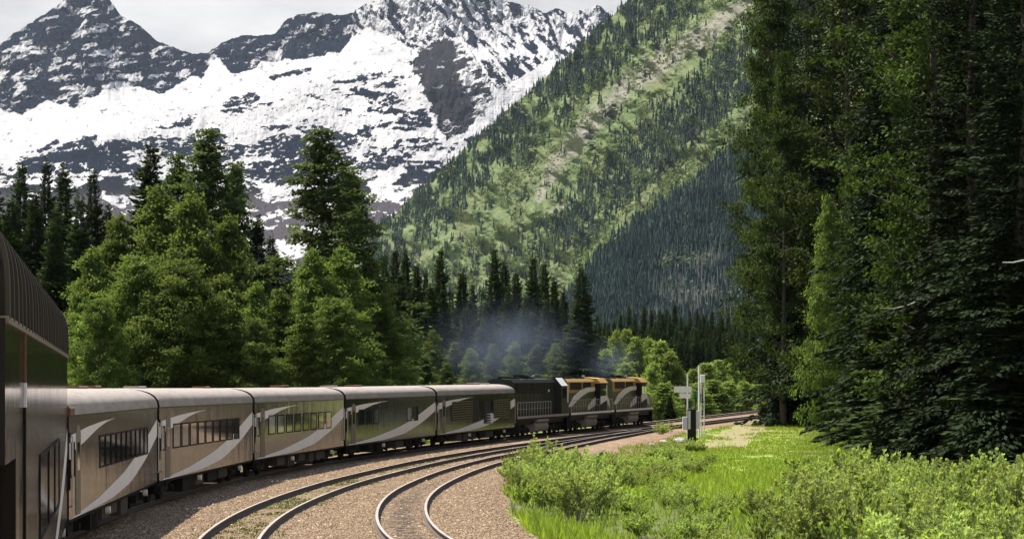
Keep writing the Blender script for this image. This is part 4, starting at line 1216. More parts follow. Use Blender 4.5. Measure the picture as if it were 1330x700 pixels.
# glass-domed car nearest the camera
def dome_car(A, B):
    root, L = car_root('dome_car', A, B, 'tall bronze car with a ribbed glass dome, nearest the camera', 'railway coach', 'bronze coaches of the train')
    x0, x1 = -L / 2, L / 2; zb, zd, ztop = ZS, 4.86, 6.04
    mb = MB()
    for s in (-1, 1):
        q = [(x0 + 2.9 if s < 0 else x0, s * HW, zb), (x1, s * HW, zb), (x1, s * HW, zd), (x0 + 2.9 if s < 0 else x0, s * HW, zd)]
        mb.poly(q if s < 0 else q[::-1])
    # rear platform: wall above the opening, floor and the recessed end wall
    q = [(x0, -HW, 3.25), (x0 + 2.9, -HW, 3.25), (x0 + 2.9, -HW, zd), (x0, -HW, zd)]; mb.poly(q)
    mb.poly([(x0 + 2.9, -HW, zb), (x0 + 2.9, HW, zb), (x0 + 2.9, HW, 3.25), (x0 + 2.9, -HW, 3.25)][::-1], 1)
    mb.poly([(x0, -HW, 3.25), (x0, HW, 3.25), (x0 + 2.9, HW, 3.25), (x0 + 2.9, -HW, 3.25)][::-1], 1)
    mb.box(x0, x0 + 2.88, -HW + .005, HW - .005, zb - .1, zb + .05, 1)
    mb.poly([(x1, -HW, zb), (x1, HW, zb), (x1, HW, zd), (x1, -HW, zd)], 1)
    mb.poly([(x0, -HW, zd), (x0, HW, zd), (x0, HW, 3.25), (x0, -HW, 3.25)], 1)
    mb.poly([(x0 + 2.9, HW - .03, zb - .1), (x1, HW - .03, zb - .1), (x1, -HW + .03, zb - .1), (x0 + 2.9, -HW + .03, zb - .1)][::-1], 1)
    mb.build('body', [M['bronze'], M['black']], root)
    # curved dome glazing with ribs
    n = 20
    def dp(th, w=HW - .01, add=0.0):
        return ((w + add) * math.copysign(abs(math.cos(th)) ** 0.28, math.cos(th)), zd + (ztop - zd + add) * abs(math.sin(th)) ** 0.55)
    mb = MB(); prof = [dp(math.pi * k / n) for k in range(n + 1)]
    mb.extrude_x(prof, x0 + .3, x1 - .25)
    dome = mb.build('glass_dome', M['domeglass'], root)
    k = 0; xx = x0 + .3
    while xx < x1 - .2:
        rb = MB(); p2 = [dp(math.pi * i / n, add=0.05) for i in range(n + 1)]
        rb.extrude_x(p2, xx, xx + (.14 if k % 2 else .22)); rb.build('dome_rib', M['domerib'], dome)
        xx += 1.28; k += 1
    e = MB(); e.box(x0 + .2, x1 - .1, -HW - .03, HW + .03, zd - .05, zd + .03); e.build('dome_sill', M['doorpaint'], root)
    # bright polished band along the waist, broken by the corner post
    e = MB(); e.box(x0 + 5.4, x0 + 5.62, -HW - .03, -HW - .002, zb + .1, 3.84); e.build('door_post', M['black'], root)
    e = MB(); e.box(x0 + 5.38, x0 + 5.64, -HW - .036, -HW - .002, 3.84, 4.16); e.build('marker_plate', M['white'], root)
    e = MB(); e.box(x0 + 5.42, x0 + 5.60, -HW - .03, -HW - .002, 4.16, zd - .06); e.build('rust_strip', M['rust'], root)
    for t0, t1 in ((.36, .50), (.51, .63), (.64, .74)):
        a, b = x0 + t0 * L, x0 + t1 * L
        fr = MB(); w = .05
        for bx in ((a - w, b + w, 1.68, 1.73), (a - w, b + w, 3.0, 3.05), (a - w, a, 1.73, 3.0), (b, b + w, 1.73, 3.0)): fr.box(bx[0], bx[1], -HW - .022, -HW - .001, bx[2], bx[3])
        f = fr.build('window', M['black'], root)
        p = MB(); p.poly([(a, -HW - .008, 1.73), (b, -HW - .008, 1.73), (b, -HW - .008, 3.0), (a, -HW - .008, 3.0)]); p.build('pane', M['glass'], f)
    mb = MB()
    lt = curve([.60, .78, .92, 1.0], [.0, .30, .62, .80]); lb = curve([.60, .72, .86, .95, 1.0], [.0, .05, .27, .47, .60])
    strip(mb, L, lt, lb, .60, 1.0, -HW - .004, 40, ZS, 3.7); mb.build('lower_swoosh', M['swoosh'], root)
    for zz in (1.25, 1.6, 1.95):
        e = MB(); e.tube((x0 + .1, -HW + .06, zz), (x0 + 2.8, -HW + .06, zz), .03, 6); e.build('platform_rail', M['steel'], root)
    for k in range(4):
        e = MB(); e.tube((x0 + .2 + k * .85, -HW + .06, zb + .05), (x0 + .2 + k * .85, -HW + .06, 1.95), .025, 6); e.build('platform_post', M['steel'], root)
    e = MB(); e.box(x1 - .10, x1 - .02, -HW - .03, -HW - .002, 1.6, 3.4); e.build('corner_post', M['black'], root)
    g = MB()
    for k in range(3):
        xx = x1 + .03 + .05 * k
        g.box(xx, xx + .04, -.75, -.55, .95, 3.2); g.box(xx, xx + .04, .55, .75, .95, 3.2); g.box(xx, xx + .04, -.75, .75, 3.2, 3.4)
    g.build('gangway', M['black'], root)
    for x in (x0 + 3.4, x1 - 3.4): bogie(root, x, 2, 2.6)
    xx = x0 + 6.5
    while xx < x1 - 7:
        e = MB(); e.box(xx, xx + 2.2, -1.32, -.4, .32, ZS - .12, bev=.03); e.build('equipment_box', M['equip'], root); xx += 2.9
    e = MB(); x = x1 - .6; e.extrude_y([(x + .11 * math.cos(th), .64 + .11 * math.sin(th)) for th in np.linspace(0, 6.283, 13)[:-1]], -1.50, -1.36); e.build('pale_disc', M['lamp'], root)  # single pale disc, another pipe-end glint done as colour
M['domeglass'] = painted('smoked_dome_glass', (0.010, 0.010, 0.008), 0.12, (0.03, 0.027, 0.02), 0.3, spec=0.35)
M['domerib'] = painted('bronze_dome_rib', (0.050, 0.044, 0.030), 0.5, (0.03, 0.025, 0.018), 0.5, spec=0.25)
dome_car(SIDE[0], SIDE[1])

# locomotives
def loco(A, B, label, scheme):
    root, L = car_root('diesel_locomotive', A, B, label, 'locomotive', 'diesel locomotives hauling the train', gap=0.9)
    x0, x1 = -L / 2, L / 2
    X = lambda t: x0 + t * L
    dk = 1.62
    gold = scheme == 'gold'
    low = M['olive'] if gold else M['greygreen']
    mb = MB(); mb.box(x0, x1, -1.5, 1.5, 1.28, dk - .07, 0); mb.box(x0, x1, -1.55, 1.55, dk - .07, dk, 0)
    mb.box(X(.02), X(.98), -1.2, 1.2, .95, 1.28, 0)
    for x, s in ((x0, 1), (x1, -1)):
        mb.extrude_y([(x, .25), (x, 1.3), (x + s * .25, 1.3), (x + s * .12, .25)] if s > 0 else [(x, 1.3), (x, .25), (x - .12, .25), (x - .25, 1.3)], -1.45, 1.45, 0)
    mb.build('frame', [M['locoblack']], root)
    e = MB()
    for s in (-1, 1): e.box(x0, x1, s * 1.553 - .004, s * 1.553 + .004, dk - .17, dk + .01)
    e.build('sill_stripe', M['white'] if gold else M['tank'], root)
    hw = 1.02; zt = 4.45
    def hood_prof(w, z1): return [(w, dk), (w, z1 - .28), (w - .22, z1 - .04), (0, z1 + .03), (-w + .22, z1 - .04), (-w, z1 - .28), (-w, dk)]
    hood_end = .66 if gold else .93
    mb = MB(); mb.extrude_x(hood_prof(hw, zt), X(.05), X(hood_end)); mb.build('long_hood', low, root)
    # upper hood band
    mb = MB(); mb.box(X(.05) - .003, X(hood_end) + .003, -hw - .012, -hw + .01, 3.28, zt - .30); mb.box(X(.05), X(hood_end), hw - .01, hw + .012, 3.28, zt - .30)
    mb.poly([(X(.05), -hw - .004, zt - .285), (X(hood_end), -hw - .004, zt - .285), (X(hood_end), -hw + .215, zt - .03), (X(.05), -hw + .215, zt - .03)])
    mb.build('upper_panel', M['gold'] if gold else M['locoblack'], root)
    for a, b in ((.11, .35), (.39, .57)):
        g = MB(); g.box(X(a), X(b), -hw - .05, -hw - .013, 3.52, zt - .34)
        for k in range(6): g.box(X(a), X(b), -hw - .07, -hw - .051, 3.55 + k * .09, 3.59 + k * .09)
        g.build('radiator_grille', M['locoblack'], root)
    for k in range(8):
        g = MB(); g.box(X(.09 + .066 * k), X(.145 + .066 * k), -hw - .03, -hw - .001, dk + .25, 3.15, bev=0); g.build('hood_door', low, root)
    if gold:
        at_ = curve([.06, .16, .30, .46, .64], [.06, .56, .88, 1.04, 1.06]); ab = curve([.06, .14, .22, .36, .50, .64], [.0, .02, .24, .58, .78, .84])
        mb = MB(); strip(mb, L, at_, ab, .06, .655, -hw - .075, 36, 2.1, 3.62); mb.build('white_arc', M['white'], root)
    # cab and nose
    cw = 1.5
    if gold:
        mb = MB(); mb.extrude_x([(cw, dk), (cw, 3.95), (cw - .35, 4.42), (0, 4.52), (-cw + .35, 4.42), (-cw, 3.95), (-cw, dk)], X(.67), X(.835)); cab = mb.build('cab', M['locoblack'], root)
        mb = MB(); mb.extrude_x([(cw + .03, 4.02), (cw + .03, 4.08), (cw - .33, 4.46), (0, 4.56), (-cw + .33, 4.46), (-cw - .03, 4.08), (-cw - .03, 4.02)], X(.66), X(.855)); mb.build('cab_roof', M['gold'], cab)
        for a, b in ((.69, .745), (.755, .81)):
            f = MB(); f.box(X(a), X(b), -cw - .02, -cw - .001, 2.95, 3.68); f.build('cab_window', M['glass'], cab)
        f = MB(); f.box(X(.835) + .001, X(.835) + .05, -1.42, -.25, 2.9, 3.85); f.box(X(.835) + .001, X(.835) + .05, .25, 1.42, 2.9, 3.85); f.box(X(.815), X(.832), -cw - .03, -cw - .001, 2.7, 3.9); f.build('windscreen_surround', M['white'], cab)
        f = MB(); f.box(X(.835) + .051, X(.835) + .06, -1.3, -.35, 3.0, 3.75); f.box(X(.835) + .051, X(.835) + .06, .35, 1.3, 3.0, 3.75); f.build('windscreen', M['glass'], cab)
        mb = MB(); mb.extrude_y([(X(.837), dk), (X(.965), dk), (X(.965), 2.45), (X(.95), 2.75), (X(.90), 2.92), (X(.837), 2.95)], -1.28, 1.28); nose = mb.build('nose', M['olive'], root)
        nt = curve([0, .15, .4, .7, .9, 1.0], [.28, .62, 1.0, 1.06, .92, .42]); nb_ = curve([0, .3, .5, .72, .9, 1.0], [.0, .28, .52, .70, .42, .0])
        mb = MB(); arc2 = MB(); arc3 = MB(); n = 30
        for k in range(n):
            a, b = k / n, (k + 1) / n
            T = lambda t: X(.48 + (.965 - .48) * t)
            yy = lambda t: -1.503 if .48 + .485 * t < .836 else -1.284
            z = lambda v: dk + .06 + 1.22 * v
            y = yy((a + b) / 2)
            if .48 + .485 * a < .668: y = -1.09
            (mb if y == -1.284 else arc2 if y == -1.09 else arc3).poly([(T(a), y, z(nb_(a))), (T(b), y, z(nb_(b))), (T(b), y, z(nt(b))), (T(a), y, z(nt(a)))])
        mb.build('nose_arc', M['white'], nose); arc2.build('hood_arc', M['white'], root); arc3.build('cab_arc', M['white'], cab)
        for s in (-.28, .28):
            f = MB(); f.tube((X(.835), s, 4.15), (X(.865), s, 4.15), .13, 10); f.build('headlight', M['lamp'], cab)
        for s in (-.9, .9):
            f = MB(); f.tube((x1 - .05, s, 1.75), (x1 + .08, s, 1.75), .11, 10); f.build('ditch_light', M['lamp'], root)
    else:
        mb = MB(); mb.extrude_x([(cw, dk), (cw, 3.9), (cw - .5, 4.5), (-cw + .5, 4.5), (-cw, 3.9), (-cw, dk)], X(.86), X(.985)); cab = mb.build('cab', M['greygreen'], root)
        mb = MB(); mb.poly([(X(.855), -cw - .03, 3.88), (X(.99), -cw - .03, 3.88), (X(.99), -cw + .5, 4.53), (X(.855), -cw + .5, 4.53)]); mb.box(X(.98), X(.995), -cw - .04, -cw + .15, 2.5, 3.9); mb.build('white_roof_edge', M['white'], cab)
        f = MB(); f.box(X(.885), X(.955), -cw - .02, -cw - .001, 2.9, 3.65); f.build('cab_window', M['glass'], cab)
        f = MB(); f.box(X(.58), X(.83), -hw - .035, -hw - .001, dk + .15, 3.35); f.build('open_hood_bay', M['locoblack'], root)
        f = MB(); f.tube((X(.70), -hw - .04, 3.5), (X(.70), -hw - .12, 3.5), .10, 10); f.build('side_lamp', M['lamp'], root)
    for x, l, h in ((.12, .07, .16), (.22, .07, .16), (.40, .05, .30), (.52, .04, .12)):
        f = MB(); f.box(X(x), X(x + l), -.5, .5, zt - .02, zt + h, bev=.05); f.build('exhaust_stack' if h > .2 else 'roof_fan', M['locoblack'], root)
    f = MB(); f.tube((X(.60), -.2, zt), (X(.60), -.2, zt + .2), .05, 6); f.tube((X(.595), -.2, zt + .2), (X(.63), -.2, zt + .2), .08, 8, .1); f.build('horn', M['steel'], root)
    # fuel tank, bogies, handrails, steps
    f = MB(); n = 14
    prof = [(0.0 + 1.42 * math.copysign(abs(math.cos(th)) ** .55, math.cos(th)), .72 + .46 * math.copysign(abs(math.sin(th)) ** .6, math.sin(th))) for th in np.linspace(0, 6.283, n + 1)[:-1]]
    f.extrude_x(prof, X(.37), X(.62)); f.build('fuel_tank', M['tank'], root)
    f = MB(); f.tube((X(.375), -1.38, 1.22), (X(.60), -1.38, 1.22), .15, 10); f.build('air_reservoir', M['tank'], root)
    for t in (.19, .80): bogie(root, X(t), 3, 3.6)
    hr = MB()
    for s in (-1, 1):
        hr.tube((X(.03), s * 1.47, dk + 1.05), (X(.655), s * 1.47, dk + 1.05), .022, 5)
        hr.tube((X(.03), s * 1.47, dk + .55), (X(.655), s * 1.47, dk + .55), .015, 5)
        for k in range(13): hr.tube((X(.03 + .052 * k), s * 1.47, dk), (X(.03 + .052 * k), s * 1.47, dk + 1.05), .02, 5)
        if gold:
            hr.tube((X(.85), s * 1.47, dk + 1.0), (X(.985), s * 1.47, dk + 1.0), .022, 5)
            for k in range(4): hr.tube((X(.85 + .045 * k), s * 1.47, dk), (X(.85 + .045 * k), s * 1.47, dk + 1.0), .02, 5)
    hr.build('handrail', M['greyrail'], root)
    for t in (.015, .965):
        st = MB()
        for k in range(4): st.box(X(t), X(t + .03), -1.56, -1.25, .42 + .3 * k, .46 + .3 * k)
        st.build('step', M['locoblack'], root)
    for x, s in ((x0, -1), (x1, 1)):
        e = MB(); e.box(min(x, x + s * .45), max(x, x + s * .45), -.18, .18, .72, 1.0, bev=.04); e.build('coupler', M['dark_steel'], root)
M['greyrail'] = painted('handrail_paint', (0.40, 0.38, 0.31), 0.5, (0.1, 0.09, 0.07), .4)
loco(J[5], J[6], 'dark grey-green locomotive with a white slanted roof edge, coupled to the louvred car', 'dark')
loco(J[6], J[7], 'gold and olive locomotive with a white arc, coupled between two other locomotives', 'gold')
loco(J[7], J[8], 'gold and olive locomotive with a white arc, leading the train nose first', 'gold')

# ------------------------------------------------------------------ trees left of the line
g_l = 'tall dark spruces at the far left behind the domed car'
for px, yt, Y, w, lb in [(28, 203, 236, 66, 'dark pointed spruce at the far left edge, above the ribbed dome'), (60, 199, 244, 60, 'tallest dark spruce of the group at the far left'),
                     (83, 207, 230, 62, 'dark spruce just right of the tallest one in the far left group'), (120, 212, 240, 58, 'dark spruce standing alone in a gap right of the far left group'),
                     (-8, 225, 225, 70, 'dark spruce half cut off by the left edge of the photo')]:
    put(['spruce0', 'spruce1', 'spruce3'][abs(px) % 3], px, yt, Y, w, lb, g_l)
for px, yt, Y, w, kd in [(45, 238, 228, 72, 'spruce2'), (104, 246, 222, 70, 'spruce0'), (14, 250, 222, 80, 'spruce1'), (72, 262, 216, 70, 'spruce2'), (140, 262, 250, 60, 'spruce3')]:
    put(kd, px, yt, Y, w, 'lower dark spruce filling between the tall pointed spruces at far left', 'lower spruces at the far left')
put('spruce2', 196, 176, 236, 104, 'tall dark spruce rising left of the airy cottonwood over the train', 'tall trees over the coaches')
put('cotton0', 268, 163, 232, 150, 'tall airy cottonwood, highest treetop over the first two coaches', 'tall trees over the coaches')
put('cotton1', 232, 196, 240, 130, 'shorter cottonwood between the tall spruce and the tallest cottonwood', 'tall trees over the coaches')
put('cotton2', 304, 208, 238, 110, 'cottonwood with a narrow top just right of the tallest cottonwood', 'tall trees over the coaches')
put('cotton1', 418, 163, 226, 178, 'tall broad cottonwood standing alone over the third and fourth coaches', 'tall trees over the coaches')
put('cotton2', 452, 212, 236, 140, 'cottonwood leaning out right of the tall broad lone cottonwood', 'tall trees over the coaches')
put('spruce3', 335, 275, 238, 54, 'small dark spruce in the dip between the two tall cottonwoods', 'tall trees over the coaches')
put('spruce1', 352, 300, 246, 60, 'small spruce against the left flank of the broad lone cottonwood', 'tall trees over the coaches')
for px, yt, Y, w, kd in [(152, 275, 214, 110, 'leafy0'), (120, 318, 208, 100, 'leafy0'), (205, 238, 214, 140, 'leafy0'), (176, 330, 204, 120, 'leafy1'), (250, 246, 212, 140, 'leafy0'), (232, 335, 203, 130, 'leafy1'),
                         (298, 275, 214, 110, 'leafy0'), (290, 352, 204, 110, 'leafy0'), (334, 362, 208, 80, 'leafy0'), (130, 385, 200, 90, 'leafy1'), (364, 372, 210, 90, 'leafy0'), (330, 412, 202, 90, 'leafy1')]:
    put(kd, px, yt, Y, w, 'bushy mid-green broadleaf tree in the dense bank right above the first coaches', 'broadleaf trees banked above the first coaches')
for px, yt, Y, w, kd in [(405, 320, 212, 110, 'leafy0'), (446, 318, 214, 110, 'leafy0'), (482, 330, 226, 84, 'leafy0'), (430, 385, 206, 110, 'leafy1'), (395, 405, 204, 90, 'leafy0'), (490, 380, 222, 96, 'leafy1'), (470, 418, 212, 90, 'leafy0')]:
    put(kd, px, yt, Y, w, 'bushy broadleaf tree at the foot of the broad lone cottonwood', 'broadleaf trees below the broad cottonwood')
# spruces behind the locomotives
for k, (px, yt, Y, w) in enumerate([(500, 322, 318, 40), (513, 318, 324, 42), (527, 320, 330, 36), (541, 336, 318, 40), (553, 346, 326, 36), (572, 317, 312, 42), (600, 346, 316, 42), (614, 362, 330, 34), (627, 372, 322, 32),
                             (642, 315, 318, 44), (655, 336, 326, 40), (671, 347, 318, 42), (693, 326, 314, 44), (707, 335, 326, 40), (720, 357, 318, 36), (732, 372, 330, 34), (586, 372, 336, 34), (520, 350, 300, 44), (560, 365, 300, 44),
                             (660, 372, 306, 42), (683, 380, 302, 40), (710, 385, 300, 40), (632, 390, 304, 40), (605, 395, 306, 40)]):
    put(['spruce0', 'spruce1', 'spruce3', 'spruce2'][k % 4], px, yt, Y, w, 'slim dark spruce in the pointed row beyond the locomotive smoke', 'spruce row beyond the locomotives')
put('lone', 755, 338, 284, 82, 'full dark spruce with drooping boughs standing apart just above the locomotives', None)
for k, (px, yt, Y, w) in enumerate([(505, 405, 262, 74), (535, 398, 272, 66), (562, 412, 266, 66), (590, 428, 280, 60), (522, 438, 250, 66), (552, 446, 256, 60), (612, 436, 276, 56), (640, 430, 282, 56), (668, 428, 280, 60), (696, 432, 284, 60), (722, 430, 288, 56), (580, 456, 258, 54), (745, 448, 292, 50)]):
    put(['leafy0', 'cotton2', 'leafy0', 'cotton0'][k % 4], px, yt + 14, Y, w * .8, 'soft green broadleaf tree below the spruce row, hazed by smoke', 'broadleaf trees below the spruce row')

# young aspens and willows right of the locomotives
for k, (px, yt, Y, w) in enumerate([(786, 452, 300, 40), (800, 428, 318, 36), (813, 426, 322, 34), (826, 436, 320, 40), (843, 438, 326, 44), (858, 441, 324, 46), (870, 455, 322, 42), (848, 470, 308, 44), (812, 470, 304, 40), (882, 478, 322, 40), (832, 490, 300, 40), (862, 496, 302, 42)]):
    put('aspen%d' % (k % 3), px, yt, Y, w, 'light green young aspen in the thicket just ahead of the leading locomotive', 'young aspens ahead of the train')
for k, (px, yt, Y, w) in enumerate([(900, 478, 340, 44), (918, 470, 350, 44), (934, 466, 356, 42), (950, 470, 362, 44), (966, 466, 366, 44), (980, 472, 372, 44), (995, 480, 376, 44), (1012, 488, 380, 40), (1030, 494, 384, 40), (905, 496, 326, 40), (926, 492, 336, 44), (946, 494, 344, 44), (966, 494, 352, 44), (985, 498, 360, 44), (1004, 504, 366, 40), (890, 505, 316, 36), (915, 510, 326, 34), (940, 510, 336, 36), (962, 512, 346, 34), (1022, 508, 376, 40), (1048, 500, 388, 44)]):
    put('aspen%d' % ((k + 1) % 3), px, yt, Y, w, 'light green bush in the far hedge of young growth beyond the empty track', 'young growth beyond the empty track')
put('spruce3', 870, 512, 292, 15, 'tiny dark spruce between the leading locomotive and the white sign post', 'small spruces by the track')
put('willow3', 866, 546, 214, 34, 'low round bush in the grass left of the relay cabinet', None)
put('willow1', 858, 552, 206, 26, 'small bush on the bank, nearest the smallest pale stones', None)
put('spruce1', 978, 500, 392, 12, 'tiny dark spruce in the light hedge beyond the empty track', 'small spruces by the track')
# dark conifer stand in the distance
rr = random.Random(3)
for k in range(62):
    row_ = k % 3
    px = 775 + 205 * (k + rr.random()) / 62; yt = (398, 412, 428)[row_] + rr.uniform(-9, 12) + 14 * (px < 815) * rr.random()
    put(['spruce0', 'spruce1', 'spruce3', 'spruce2'][k % 4], px, yt, (590, 545, 505)[row_] + rr.uniform(-15, 15), rr.uniform(17, 23), 'distant dark conifer in the dense stand below the shaded spur', 'distant conifer stand')

# ------------------------------------------------------------------ dark forest on the right
big = [(1046, -120, 250, 180, 'big_spruce0', 'huge dark spruce with bare lower trunks at the left edge of the right-hand forest'),
       (1010, -90, 262, 120, 'shade0', 'broadleaf tree whose sprays stick out furthest from the right-hand forest'),
       (1100, -160, 236, 190, 'shade1', 'tall leafy tree next behind the huge edge spruce of the right-hand forest'),
       (1000, -130, 256, 128, 'shade1', 'leafy tree on the outermost left flank of the dark forest, overhanging the hillside'), (1018, 60, 246, 100, 'shade0', 'shorter leafy tree with bright sprays below the overhanging flank tree'),
       (1080, -100, 266, 170, 'big_spruce1', None), (1130, -140, 250, 180, 'big_spruce2', None),
       (1160, -220, 205, 220, 'big_spruce1', 'dark spruce above the meadow edge, its boughs hanging to the grass'),
       (1115, 180, 212, 110, 'shade0', 'lighter green young broadleaf tree in front of the forest wall'),
       (1075, 250, 222, 70, 'leafy0', 'small bright leafy tree catching light low on the forest edge'),
       (1150, 330, 190, 90, 'spruce2', None),
       (1215, -260, 165, 270, 'shade1', None), (1195, -200, 225, 220, 'big_spruce0', None),
       (1262, -300, 150, 290, 'big_spruce2', 'massive dark spruce whose trunk base stands behind the tall shrubs'),
       (1330, -300, 140, 320, 'big_spruce0', 'massive dark spruce cut off by the right edge of the photo'),
       (1300, -250, 185, 260, 'shade0', None), (1250, -200, 235, 220, 'big_spruce1', None), (1380, -250, 165, 300, 'big_spruce1', None), (1340, -200, 215, 250, 'big_spruce2', None),
       (1290, -150, 260, 220, 'big_spruce0', None), (1410, -200, 230, 260, 'shade1', None), (1180, -120, 285, 200, 'big_spruce2', None), (1235, -120, 300, 200, 'big_spruce1', None), (1350, -120, 300, 220, 'big_spruce0', None),
       (1210, 250, 168, 120, 'spruce0', None), (1290, 270, 150, 130, 'spruce1', None), (1245, 380, 158, 90, 'spruce2', None), (1330, 330, 138, 120, 'spruce3', None), (1180, 400, 178, 80, 'spruce1', None)]
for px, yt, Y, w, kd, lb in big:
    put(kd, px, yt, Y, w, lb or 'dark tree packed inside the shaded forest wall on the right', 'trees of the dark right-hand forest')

# ------------------------------------------------------------------ shrubs
def scatter(poly, n, dmin, seed, ymax=330):
    r = np.random.default_rng(seed); pts = []
    tries = 0
    while len(pts) < n and tries < 60000:
        tries += 1
        Y = r.uniform(50, ymax); a = r.uniform(620, 1420); X = (a - CX) * Y / F
        z = gz(X, Y) if False else rz(Y) - 0.75
        pa, pb = proj(X, Y, z)
        if not in_poly(np.array([pa]), np.array([pb]), poly)[0]: continue
        if any((X - p[0]) ** 2 + (Y - p[1]) ** 2 < dmin ** 2 for p in pts): continue
        pts.append((X, Y))
    return pts
near_poly = [(668, 668), (664, 648), (690, 632), (740, 622), (800, 632), (850, 640), (900, 655), (950, 672), (1010, 676), (1060, 655), (1120, 645), (1180, 648), (1240, 650), (1420, 660), (1420, 860), (860, 860), (858, 712), (760, 690), (720, 676)]
sh = scatter(near_poly, 150, 1.05, 3, 130)
print('near shrubs', len(sh))
for k, (x, y) in enumerate(sh):
    pa, pb = proj(x, y, rz(y) - .75)
    hgt = random.uniform(1.1, 2.3) * (1.08 if pa > 1040 else 1.0) * (0.85 if pa < 720 else 0.62 if 800 < pa < 1040 else 1)
    kd = 'willow%d' % (k % 5) if random.random() < .8 else 'broad%d' % (k % 2)
    lab = 'pale green leafy shrub of the thicket in the bottom right corner' if pa > 1000 else 'light green shrub at the ballast edge right of the curved track' if pa < 790 else 'light green shrub of the thicket below the meadow'
    K[kd].place(x, y, gz(x, y) - .05, hgt, hgt * random.uniform(.5, .72), lab, 'shrubs of the foreground thicket')
mid_poly = [(672, 650), (700, 632), (760, 622), (815, 610), (860, 592), (905, 588), (930, 600), (900, 630), (850, 640), (760, 640)]
sh = scatter(mid_poly, 60, 0.9, 5, 200)
print('mid shrubs', len(sh))
for k, (x, y) in enumerate(sh):
    hgt = random.uniform(.5, 1.15)
    kd = 'willow%d' % (k % 5) if random.random() < .7 else 'broad%d' % (k % 2)
    K[kd].place(x, y, gz(x, y) - .05, hgt, hgt * random.uniform(.7, 1.0), 'low shrub on the bank between the orange ballast and the meadow', 'low shrubs on the ballast bank')
for k, (px, yt, Y, w) in enumerate([(1082, 592, 124, 62), (1128, 596, 118, 56), (1285, 586, 104, 84), (1060, 622, 116, 60), (1180, 622, 106, 70), (1240, 615, 100, 70), (1320, 605, 96, 70), (1150, 640, 96, 70)]):
    put('willow%d' % (k % 5), px, yt, Y, w, 'tall pale-leaved willow shrub standing up against the dark forest', 'tall willows below the forest')
for px, yt, Y, w in ((665, 585, 128, 18), (680, 576, 134, 16), (656, 596, 122, 16), (700, 590, 128, 20)):
    put('broad%d' % (int(px) % 2), px, yt, Y, w, 'thin weed growing up in front of the far rails', 'weeds at the rail edge')
# undergrowth shrubs behind the train, glimpsed under and over the coaches
for k in range(26):
    Y = 95 + 5.5 * k + random.uniform(-2, 2)
    i = int(np.argmin(np.abs(main[:, 1] - Y)))
    X = main[i][0] - random.uniform(7, 10)
    K['broad%d' % (k % 2)].place(X, Y, gz(X, Y) - .05, random.uniform(.8, 1.6), random.uniform(.9, 1.5), 'low shrub in the grass verge behind the train', 'low shrubs behind the train')

# ------------------------------------------------------------------ grass
def grass_mesh():
    r = np.random.default_rng(77)
    n = 420000
    Y = 55 + 245 * r.random(n) ** 1.1
    a = r.uniform(640, 1280, n); X = (a - CX) * Y / F
    z, right, left, d1, d2, d3, s2_ = ground_fields(X, Y)
    dpt, spt = track_dist(X, Y, pth)
    onpath = (np.abs(spt) < 1.8 + 1.2 * (fbm(X * .5, Y * .25, 153, 3) - .5)) & (dpt < 4) & (Y > 188)
    cl = fbm(X * .7, Y * .7, 131, 3)
    keep = (right > 3.4 + 1.4 * (fbm(X * .4, Y * .4, 31, 3) - .3)) & (right < 45) & ~(onpath & (r.random(n) < .97 * sstep(.25, .42, fbm(X * .35, Y * .2, 151, 4)))) & (cl > .36) & (a < 700 + 3.2 * (Y - 20) + 600 * (Y < 130))
    gu, gv = proj(X, Y, z)
    thick = in_poly(gu, gv, [(650, 660), (690, 640), (800, 638), (900, 660), (1000, 682), (1060, 660), (1180, 650), (1430, 655), (1430, 900), (850, 900), (850, 716), (740, 690), (690, 676)])
    keep &= r.random(n) < np.where(thick, 0.12, 0.66)
    X, Y, z, cl = X[keep], Y[keep], z[keep], cl[keep]; n = len(X)
    h = (0.12 + 0.30 * r.random(n) ** 1.5) * (0.5 + 1.0 * sstep(.36, .7, cl)) * np.where(Y > 135, 0.65, 1.1)
    D = unit(np.stack([r.normal(0, .35, n), r.normal(0, .35, n), np.ones(n)], -1))
    V = cards(np.stack([X, Y, z - .02], -1), D, unit(np.stack([r.normal(0, .5, n), -np.ones(n), .5 + 0 * X], -1)), h, 0.035 + .03 * r.random(n))
    dry_ = fbm(X * .12, Y * .08, 41, 4)
    t = .25 + .5 * r.random(n) + .3 * (cl - .4)
    print('grass blades', n)
    return big_mesh('meadow_grass', V, np.arange(len(V)).reshape(-1, 4), M['grass'], {'tint': ('FACE', np.clip(t, 0, 1))})
link('meadow_grass', grass_mesh(), kind='stuff')
def rail_weeds():
    r = np.random.default_rng(79); n = 60000
    k = r.integers(0, len(t2) - 1, n); P = t2[k] + (t2[k + 1] - t2[k]) * r.random((n, 1))
    T = unit(t2[k + 1] - t2[k]); off = r.uniform(-1.25, 1.25, n)
    X = P[:, 0] + T[:, 1] * off; Y = P[:, 1] - T[:, 0] * off
    cl = fbm(X * .9, Y * .45, 161, 4, .6)
    keep = (Y > 58) & (Y < 165) & (np.abs(np.abs(off) - G2) > .07) & (cl > .50 + .10 * (np.abs(off) > G2) + .08 * sstep(100, 160, Y) - .05 * (np.abs(off) > .35))
    X, Y, cl = X[keep], Y[keep], cl[keep]; n = len(X)
    z = ground_fields(X, Y)[0]
    D = unit(np.stack([r.normal(0, .6, n), r.normal(0, .6, n), np.ones(n)], -1))
    V = cards(np.stack([X, Y, z - .01], -1), D, unit(np.stack([r.normal(0, .5, n), -np.ones(n), .5 + 0 * X], -1)), 0.03 + .07 * r.random(n), .025 + .025 * r.random(n))
    return big_mesh('rail_weeds', V, np.arange(len(V)).reshape(-1, 4), M['weed'], {'tint': ('FACE', .1 + .7 * r.random(n))})
